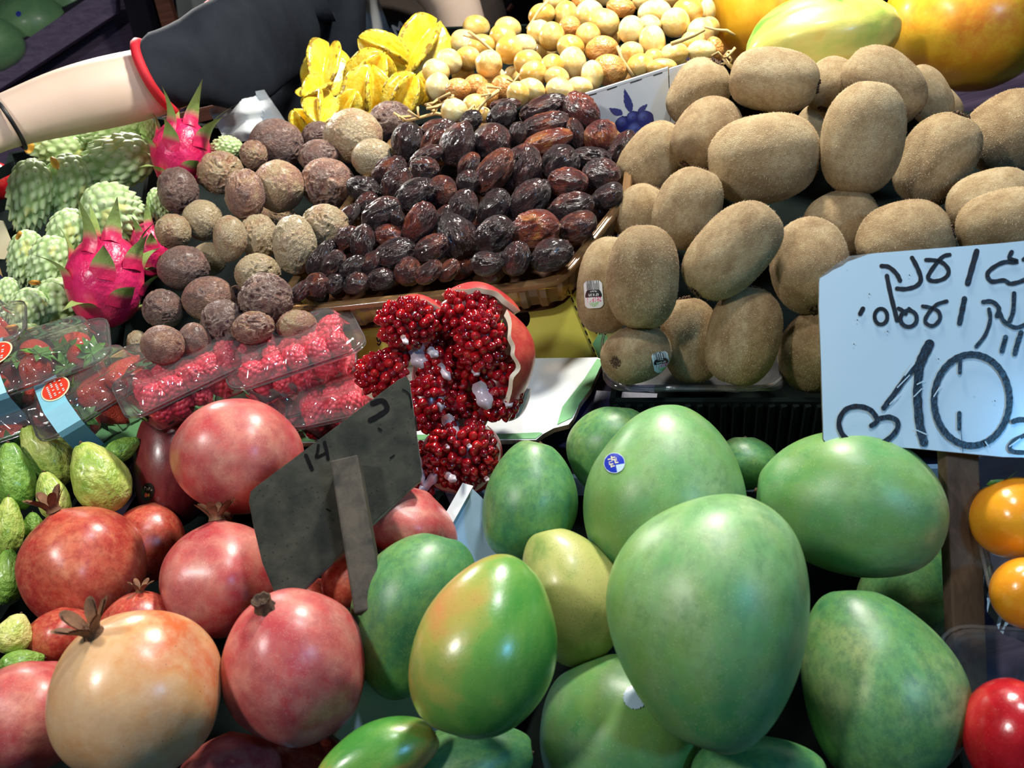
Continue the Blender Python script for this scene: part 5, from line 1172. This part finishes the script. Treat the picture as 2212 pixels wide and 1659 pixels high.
for q in [(896, 742, 912, 796, 20, .012, .004), (925, 752, 945, 772, 10, .014, .003), (1010, 960, 1018, 968, 5, .046, .001), (1048, 1030, 1056, 1040, 5, .040, .001), (962, 960, 970, 970, 4, .046, .001), (948, 786, 972, 822, 9, .018, .003), (1030, 826, 1056, 884, 18, .022, .004), (962, 896, 985, 950, 15, .030, .004), (918, 950, 945, 965, 12, .026, .002), (908, 1062, 948, 1020, 11, .030, .003), (962, 1024, 985, 1040, 9, .046, .002), (955, 840, 950, 890, 9, .020, .003), (902, 985, 912, 1050, 9, .026, .002), (1022, 796, 1034, 812, 8, .02, .002), (868, 724, 880, 745, 6, .042, .002), (1092, 860, 1104, 880, 9, .018, .002)]: flap(q)

# ------------------------------------------------------------------ strands of the fresh dates, scraps
for i, (pts, r) in enumerate([(((1012, 68), (1035, 85), (1062, 108), (1075, 120)), 3.2), (((1000, 76), (1030, 84), (1048, 92)), 2.6), (((1185, 0), (1165, 22), (1150, 45), (1138, 62)), 3), (((1000, 262), (1030, 240), (1050, 215), (1078, 195)), 4), (((875, 262), (905, 255), (940, 245), (975, 250)), 4), (((1334, 100), (1342, 125), (1355, 145), (1368, 165)), 3.2), (((1450, 95), (1470, 88), (1500, 76), (1522, 64)), 4), (((1522, 58), (1545, 64), (1570, 66), (1588, 76)), 3), (((1562, 125), (1575, 140), (1588, 152)), 4), (((1095, 170), (1110, 178), (1122, 160)), 3.2), (((930, 236), (955, 226), (975, 222)), 4.5)]):
    labs = ['pale straw twig across the front of the pale fresh dates', 'short straw twig beside the crossing one', 'thin twig rising from the fresh dates at the top', 'jointed straw strand under the lowest fresh dates', 'frayed strand end lying over the passion fruit', 'twig poking down in front of two brownish fresh dates', 'pale cut twig sticking out near the left papaya', 'dark knobbly twig lying on the left papaya', 'bunch of dry flower bits above the kiwifruit', 'short twig joint in the middle of the fresh dates', 'knobbly strand end above the dried dates']
    b = MB(); d = dpl(pts[1][0], pts[1][1]) - (.035 if i != 8 else .02); pp = [P(x, y, d) for x, y in pts]; rr_ = random.Random(i)
    b.tube(pp, [r * d / F * (1 + .25 * rr_.uniform(-1, 1)) for _ in pp], 7)
    if i in (3, 4, 8, 10):
        for k in range(7):
            q = pp[k % len(pp)]; b.tube([q, q + Vector((rr_.uniform(-1, 1), rr_.uniform(-1, 1), rr_.uniform(-.2, 1))) * .007, q + Vector((rr_.uniform(-1, 1), rr_.uniform(-1, 1), rr_.uniform(0, 1))) * .011], [.0014, .001, .0016], 5)
    tag(b.build('date_strand', M['twig'], smooth=True), labs[i], 'twig', 'strands of the fresh dates')
M['petal'] = plain('orange_petal', (.85, .42, .06), .6, .15, 10)
for i, (x, y, w, h, an, l) in enumerate([(118, 352, 8, 15, -30, 'orange scrap on top of the pale custard apple'), (75, 610, 14, 5, 0, 'orange scrap between lower custard apples'), (22, 708, 18, 6, -10, 'orange scrap at the edge above the strawberry box'), (58, 716, 24, 4, -22, 'long yellow scrap above the strawberry box'), (62, 316, 12, 14, 10, 'orange round scrap at the end of the forearm'), (40, 508, 5, 10, 30, 'small yellow scrap on a custard apple at the edge')]):
    d = dpl(x, y) - .045; ca, sa = math.cos(math.radians(an)), math.sin(math.radians(an)); b = MB(); A = []
    for j in range(6):
        v = -1 + 2 * j / 5; A.append([P(x + (u * w * (1 - v * v * .6)) * ca - v * h * sa, y + (u * w * (1 - v * v * .6)) * sa + v * h * ca, d + .004 * u * u + .003 * math.sin(3 * v)) for u in (-1, -.4, .3, 1)])
    b.grid(A); b.grid([[p - NW * .0006 for p in r] for r in A]); tag(b.build('petal_scrap', M['petal'], smooth=True), l, 'scrap', 'orange scraps on the custard apples')

# ------------------------------------------------------------------ back shelf and boards behind the stall
def pl(name, pts, off, m, label=None, cat=None, parent=None, kind=None):
    b = MB(); b.plate([P(*p) for p in pts], [], Vector(off)); o = b.build(name, m, parent, kind=kind)
    if cat: tag(o, label, cat)
    return o
fwdw = YW if False else Vector((0, 1, 0))
sh_ = empty('back_shelf', P(0, 250, 1.7), 'dark purple wooden shelf unit behind the custard apples', 'shelf')
pl('front_rail', [(-120, 205, 1.60), (-120, 270, 1.60), (250, 30, 1.72), (250, -45, 1.72)], (0, .03, 0), M['purplewood'], parent=sh_)
pl('shelf_board', [(-140, 190, 1.62), (250, -30, 1.74), (60, -60, 2.1), (-300, 150, 2.0)], (0, 0, -.02), M['darkwood'], parent=sh_)
pl('back_panel', [(-120, 190, 1.80), (360, -60, 1.85), (420, 420, 1.6), (-120, 520, 1.5)], (0, .03, 0), M['purplewood'], parent=sh_)
pl('corner_post', [(255, -40, 1.66), (318, -40, 1.66), (362, 120, 1.64), (300, 120, 1.64)], (0, .04, 0), M['wall_dark'], parent=sh_)
pl('red_brown_post', [(322, -40, 1.62), (352, -40, 1.62), (386, 66, 1.60), (352, 66, 1.60)], (0, .03, 0), M['redwood'], parent=sh_)
sc_ = empty('brown_crate', P(415, 340, 1.12), 'brown slatted crate behind the upper dragon fruit', 'crate')
for i, (y0, y1) in enumerate(((232, 262), (268, 298), (304, 340))):
    pl('crate_slat', [(330, y0 + 26, 1.12), (500, y0 - 14, 1.12), (500, y1 - 14, 1.12), (330, y1 + 26, 1.12)], (0, .012, 0), M['redwood'], parent=sc_)
pl('pale_panel', [(372, -60, 2.0), (470, -60, 2.0), (475, 90, 2.0), (392, 90, 2.0)], (0, .02, 0), M['white_panel'], 'pale upright panel behind the shoulder', 'panel')
el = empty('side_crate', P(-20, 500, .98), 'black plastic crate at the picture edge beside the custard apples', 'crate')
for (a, b_, c_, d_) in ((-80, 470, 30, 420), (-80, 540, 34, 488), (-80, 400, 22, 350)): pl('slat', [(a, b_, 1.0), (c_, d_, .98), (c_, d_ + 26, .98), (a, b_ + 26, 1.0)], (0, .01, 0), M['black_plastic'], parent=el)
tg = empty('price_tag', P(0, 560, .86), 'small cream price tag at the picture edge by the custard apples', 'sign')
pl('card', [(-60, 470, .86), (6, 478, .86), (26, 530, .86), (10, 560, .86), (-60, 556, .86)], (0, .002, 0), M['cream_label'], parent=tg)
b = MB(); b.beam(P(-20, 540, .862), P(10, 640, .88), .006, .004, Vector((1, 0, 0))); b.build('stake', M['twig'], tg)
V, Fc, _ = build_shape('apple', 1); o = ob('red_apple', mesh('red_apple', V, Fc, M['apple']), mw=C2W @ Matrix.Translation(ray(-12, 395) * 1.05) @ Matrix.Diagonal((.028, .028, .028, 1))); tag(o, 'red fruit cut by the picture edge behind the custard apples', 'fruit')
o = ob('blue_bag', mesh('blue_bag', *build_shape('orb', 1)[:2], M['blue_plastic']), mw=C2W @ Matrix.Translation(ray(-14, 650) * .80) @ Matrix.Diagonal((.012, .03, .02, 1))); tag(o, 'bit of blue bag at the picture edge by the custard apples', 'bag')

# ------------------------------------------------------------------ people behind the stall
def loft(rings, n=40, fold=.0, seed=0, fs=9, closed=True):
    # rings: (px, py, d, half width across in px, half depth ratio, across direction in the picture deg)
    A = []
    R_ = []
    for i in range(len(rings) - 1):
        for k in range(6):
            t = k / 6; R_.append([a + (b_ - a) * t for a, b_ in zip(rings[i], rings[i + 1])])
    R_.append(list(rings[-1]))
    for (x, y, d, hw, rt, an) in R_:
        a = math.radians(an); c = ray(x, y) * d; ax = Vector((math.cos(a), math.sin(a), 0)); s = hw * d / F
        A.append([c + ax * (math.cos(t) * s) + Vector((0, 0, 1)) * (math.sin(t) * s * rt) for t in [2 * PI * k / n for k in range(n)]])
    V = np.array([p[:] for r in A for p in r]); cen = np.array([np.mean([p[:] for p in r], 0) for r in A]).repeat(n, 0); nr = V - cen; nr /= np.linalg.norm(nr, axis=1)[:, None]
    if fold: V = V + nr * (fold * (ridge(V * fs, seed, 2) - .4))[:, None]
    Vw = [C2W @ Vector(v) for v in V]; b = MB(); rws = [Vw[i * n:(i + 1) * n] for i in range(len(A))]; b.grid(rws, wrap=True); return b, rws
def skinbody(name, nodes, edges, parent, m):
    me = bpy.data.meshes.new(name); inv = wm(parent).inverted(); me.from_pydata([inv @ P(*q[:3]) for q in nodes], edges, []); me.materials.append(m)
    o = ob(name, me, parent); sk = o.modifiers.new('skin', 'SKIN'); sk.use_smooth_shade = True
    lay = me.skin_vertices[0] if me.skin_vertices else None
    if lay is None:
        bm = bmesh.new(); bm.from_mesh(me); bm.verts.layers.skin.verify(); bm.to_mesh(me); bm.free(); lay = me.skin_vertices[0]
    for v, q in zip(lay.data, nodes): v.radius = (q[3], q[3])
    lay.data[0].use_root = True
    ss = o.modifiers.new('sub', 'SUBSURF'); ss.levels = 2; ss.render_levels = 2; return o
def head(parent, x, y, d, m, s=.10):
    V, Fc = ico(4); z = V[:, 2].copy(); yv = V[:, 1].copy(); V = V * (.78, .92, 1.12)
    V[:, 1] -= .16 * np.exp(-((V[:, 0] / .13) ** 2 + ((z + .08) / .2) ** 2)) * (yv < 0); V[:, 1] += .07 * (np.exp(-(((V[:, 0] - .3) / .14) ** 2 + ((z - .12) / .1) ** 2)) + np.exp(-(((V[:, 0] + .3) / .14) ** 2 + ((z - .12) / .1) ** 2))) * (yv < 0)
    V[:, 0] *= 1 - .22 * np.clip(-z, 0, 1); mw = Matrix.Translation(P(x, y, d)) @ Matrix.Diagonal((s, s, s, 1))
    ob('head', mesh('head', V, Fc, m), parent, mw=mw)
    Vh, Fh = ico(4); keep = [f for f in Fh if all(Vh[i][2] > .25 or Vh[i][1] > .1 for i in f)]; ob('hair', mesh('hair', Vh * (.84, .98, 1.18) * (1 + .03 * noise(Vh * 6, 2))[:, None], keep, M['hair']), parent, mw=mw)
    b = MB()
    for sx in (-1, 1):
        b.tube([(sx * .22, -.80, .12), (sx * .38, -.76, .12)], .06, 8); b.tube([(sx * .76, 0, .12), (sx * .86, .02, -.02), (sx * .78, 0, -.16)], [.05, .09, .05], 8)
    b.tube([(-.2, -.78, -.42), (0, -.84, -.44), (.2, -.78, -.42)], .035, 8); ob('face_features', me_from(b, 'face_features', M['skin']), parent, mw=mw)
v1 = empty('person', P(640, 900, 1.6), 'stallholder in a dark top with red trim reaching a bare forearm across the stall', 'person'); v1.matrix_basis = Matrix.Translation(Vector((P(640, 300, 1.25).x, P(640, 300, 1.25).y, 0)))
N_ = [(650, 420, 1.33, .055), (655, 200, 1.30, .05), (645, 0, 1.25, .055), (665, -140, 1.22, .06), (740, -240, 1.19, .05), (800, -300, 1.19, .05),
      (600, 20, 1.12, .045), (490, 115, 1.0, .036), (362, 172, .89, .0385), (240, 198, .85, .0400), (120, 228, .825, .0350), (15, 262, .80, .0265), (-60, 290, .79, .024), (-120, 310, .785, .030),
      (960, -60, 1.3, .055), (1020, 150, 1.4, .045), (980, 330, 1.45, .032),
      (620, 900, 1.5, .085), (600, 1500, 1.9, .06), (760, 900, 1.5, .085), (760, 1500, 1.9, .06)]
E_ = [(0, 1), (1, 2), (2, 3), (3, 4), (4, 5), (2, 6), (6, 7), (7, 8), (8, 9), (9, 10), (10, 11), (11, 12), (12, 13), (3, 14), (14, 15), (15, 16), (0, 17), (17, 18), (0, 19), (19, 20)]
for k, (fx, fy, l) in enumerate([(-175, 285, 1.0), (-185, 308, 1.1), (-182, 332, 1.05), (-168, 352, .9)]):
    i0 = len(N_); N_ += [(-140 + 0 * fx, 295 + 14 * k, .785, .011), (fx, fy, .782, .0085), (fx - 38 * l, fy + 14, .782, .0075), (fx - 58 * l, fy + 34, .785, .006)]; E_ += [(13, i0), (i0, i0 + 1), (i0 + 1, i0 + 2), (i0 + 2, i0 + 3)]
i0 = len(N_); N_ += [(-85, 332, .775, .011), (-105, 365, .77, .009), (-130, 385, .77, .007)]; E_ += [(12, i0), (i0, i0 + 1), (i0 + 1, i0 + 2)]
skinbody('body', N_, E_, v1, M['skin']); head(v1, 815, -400, 1.19, M['skin'])
b, rws = loft([(338, 166, .868, 76, 1.05, 112), (368, 150, .885, 88, 1.0, 114), (440, 140, .93, 98, 1.0, 112), (530, 98, 1.0, 106, 1.0, 108), (630, 20, 1.1, 118, .8, 100), (690, -75, 1.16, 120, .7, 95)], fold=.009, seed=3, fs=7); b.build('sleeve', M['black_cloth'], v1, smooth=True, fix=False)
b = MB(); b.tube([p + (p - sum(rws[0], Vector()) / 40) * .03 for p in rws[0]] + [rws[0][0] * 1.0], .0052, 8, cap=False); b.build('cuff_trim', M['red_trim'], v1, smooth=True, label='red cuff trim')
b, _ = loft([(640, -170, 1.2, 140, 1.1, 10), (640, -20, 1.2, 132, 1.1, 5), (655, 110, 1.25, 130, 1.0, -5), (640, 230, 1.28, 95, .9, -10), (635, 420, 1.32, 90, .6, -8), (640, 760, 1.45, 110, .6, 0)], fold=.016, seed=5, fs=6); b.build('jacket', M['black_cloth'], v1, smooth=True, fix=False)
b = MB(); b.tube([P(425, 42, 1.08), P(432, 22, 1.08), (P(452, 6, 1.08)), P(470, -12, 1.08)], .004, 8); b.build('collar_trim', M['red_trim'], v1, smooth=True, label='red piping on the shoulder')
b, _ = loft([(470, 0, 1.12, 60, .5, 120), (560, -30, 1.12, 90, .5, 120), (680, -80, 1.14, 120, .5, 110)], fold=.008, seed=8); b.build('shoulder_yoke', M['black_cloth'], v1, smooth=True, fix=False)
A = []
for i in range(15):
    u = i / 14; x0, y0 = 450 + 40 * u, 238 + 72 * u; x1, y1 = 570 + 80 * u, 194 + 118 * u
    A.append([P(x0 + (x1 - x0) * v, y0 + (y1 - y0) * v - 8 * math.sin(PI * v), .97 + .012 * math.sin(9 * v + 2 * u) + .006 * math.sin(14 * u)) for v in [k / 16 for k in range(17)]])
b = MB(); b.grid(A); b.grid([[p + Vector((0, .003, 0)) for p in r] for r in A]); b.build('apron', M['grey_cloth'], v1, smooth=True, label='pale grey apron hanging below the sleeve')
mwb = [ray(20 + 6 * math.cos(a) * 1.0, 262) * .80 for a in (0,)]
cW = ray(17, 262) * .80; axd = (ray(120, 228) * .825 - cW).normalized(); e1 = axd.cross(Vector((0, 0, 1))).normalized(); e2 = axd.cross(e1)
b = MB(); b.tube([C2W @ (cW + (e1 * math.cos(a) + e2 * math.sin(a)) * .0285 + axd * .003 * math.sin(a)) for a in [2 * PI * k / 40 for k in range(41)]], .0022, 8, cap=False); tag(b.build('wristband', M['bead'], smooth=True), 'thin black band around the wrist', 'wristband')
v2 = empty('person', Vector((P(900, 300, 1.7).x, P(900, 300, 1.7).y, 0)), 'second person in a brown jacket and white shirt behind the star fruit', 'person')
skinbody('body', [(900, 520, 1.75, .10), (900, 250, 1.68, .07), (905, -40, 1.66, .08), (910, -220, 1.66, .06), (910, -290, 1.66, .05), (1010, -80, 1.66, .035), (1030, 180, 1.68, .03), (800, -80, 1.66, .035), (785, 160, 1.7, .03), (860, 1300, 2.0, .07), (960, 1300, 2.0, .07)], [(0, 1), (1, 2), (2, 3), (3, 4), (2, 5), (5, 6), (2, 7), (7, 8), (0, 9), (0, 10)], v2, M['skin']); head(v2, 915, -380, 1.66, M['skin'])
b, _ = loft([(905, -200, 1.62, 120, .9, 0), (905, -60, 1.62, 185, 1.0, 0), (900, 150, 1.62, 165, .9, 0), (890, 420, 1.62, 150, .6, 0), (890, 900, 1.75, 160, .6, 0)], fold=.03, seed=11, fs=7); b.build('jacket', M['brown_cloth'], v2, smooth=True, fix=False)
A = []
for i in range(13):
    u = i / 12; y = -60 + 160 * u; xl, xr = 735 + 15 * u, 800 + 45 * min(1, u * 1.3)
    A.append([P(xl + (xr - xl) * v, y + 10 * v, 1.44 + .015 * math.sin(11 * v + 3 * u)) for v in [k / 10 for k in range(11)]])
b = MB(); b.grid(A); b.grid([[p + Vector((0, .004, 0)) for p in r] for r in A]); b.build('shirt', M['white_cloth'], v2, smooth=True, label='white shirt front')
A = [[P(772 + 10 * u + (140 - 10 * u) * v, 92 + 60 * u - 62 * v, 1.41 + .01 * math.sin(7 * v + 4 * u)) for v in [k / 12 for k in range(13)]] for u in [j / 8 for j in range(9)]]
bg_ = empty('cloth_bag', P(840, 140, 1.41), 'navy cloth bag with a white letter M between the two people', 'bag')
b = MB(); b.grid(A); b.grid([[p + Vector((0, .004, 0)) for p in r] for r in A]); b.build('cloth', M['navy_cloth'], bg_, smooth=True)
ik = Ink(P(862, 62, 1.385), (CAMW - P(862, 62, 1.385)).normalized()); ik.line([(857, 76), (848, 56)], 5); ik.line([(848, 56), (861, 64)], 5); ik.line([(861, 64), (864, 48)], 5); ik.line([(864, 48), (878, 66)], 5)
ik.b.build('letter', M['white_cloth'], bg_, label='white letter M')
for i, (x, y, s, c, l) in enumerate([(1010, 20, 20, 'red_trim', 'pink strip on dark goods behind the fresh dates'), (1065, 30, 16, 'leaf', 'green packet in the dark background above the fresh dates'), (1090, 8, 14, 'redwood', 'reddish packet in the dark background above the fresh dates')]):
    b = MB(); b.beam(P(x - s, y - s * .6, 1.9), P(x + s, y + s * .8, 1.9), .012 if i == 0 else .03, .02, Vector((0, 1, 0))); tag(b.build('packet', M[c], bevel=.004), l, 'packet')
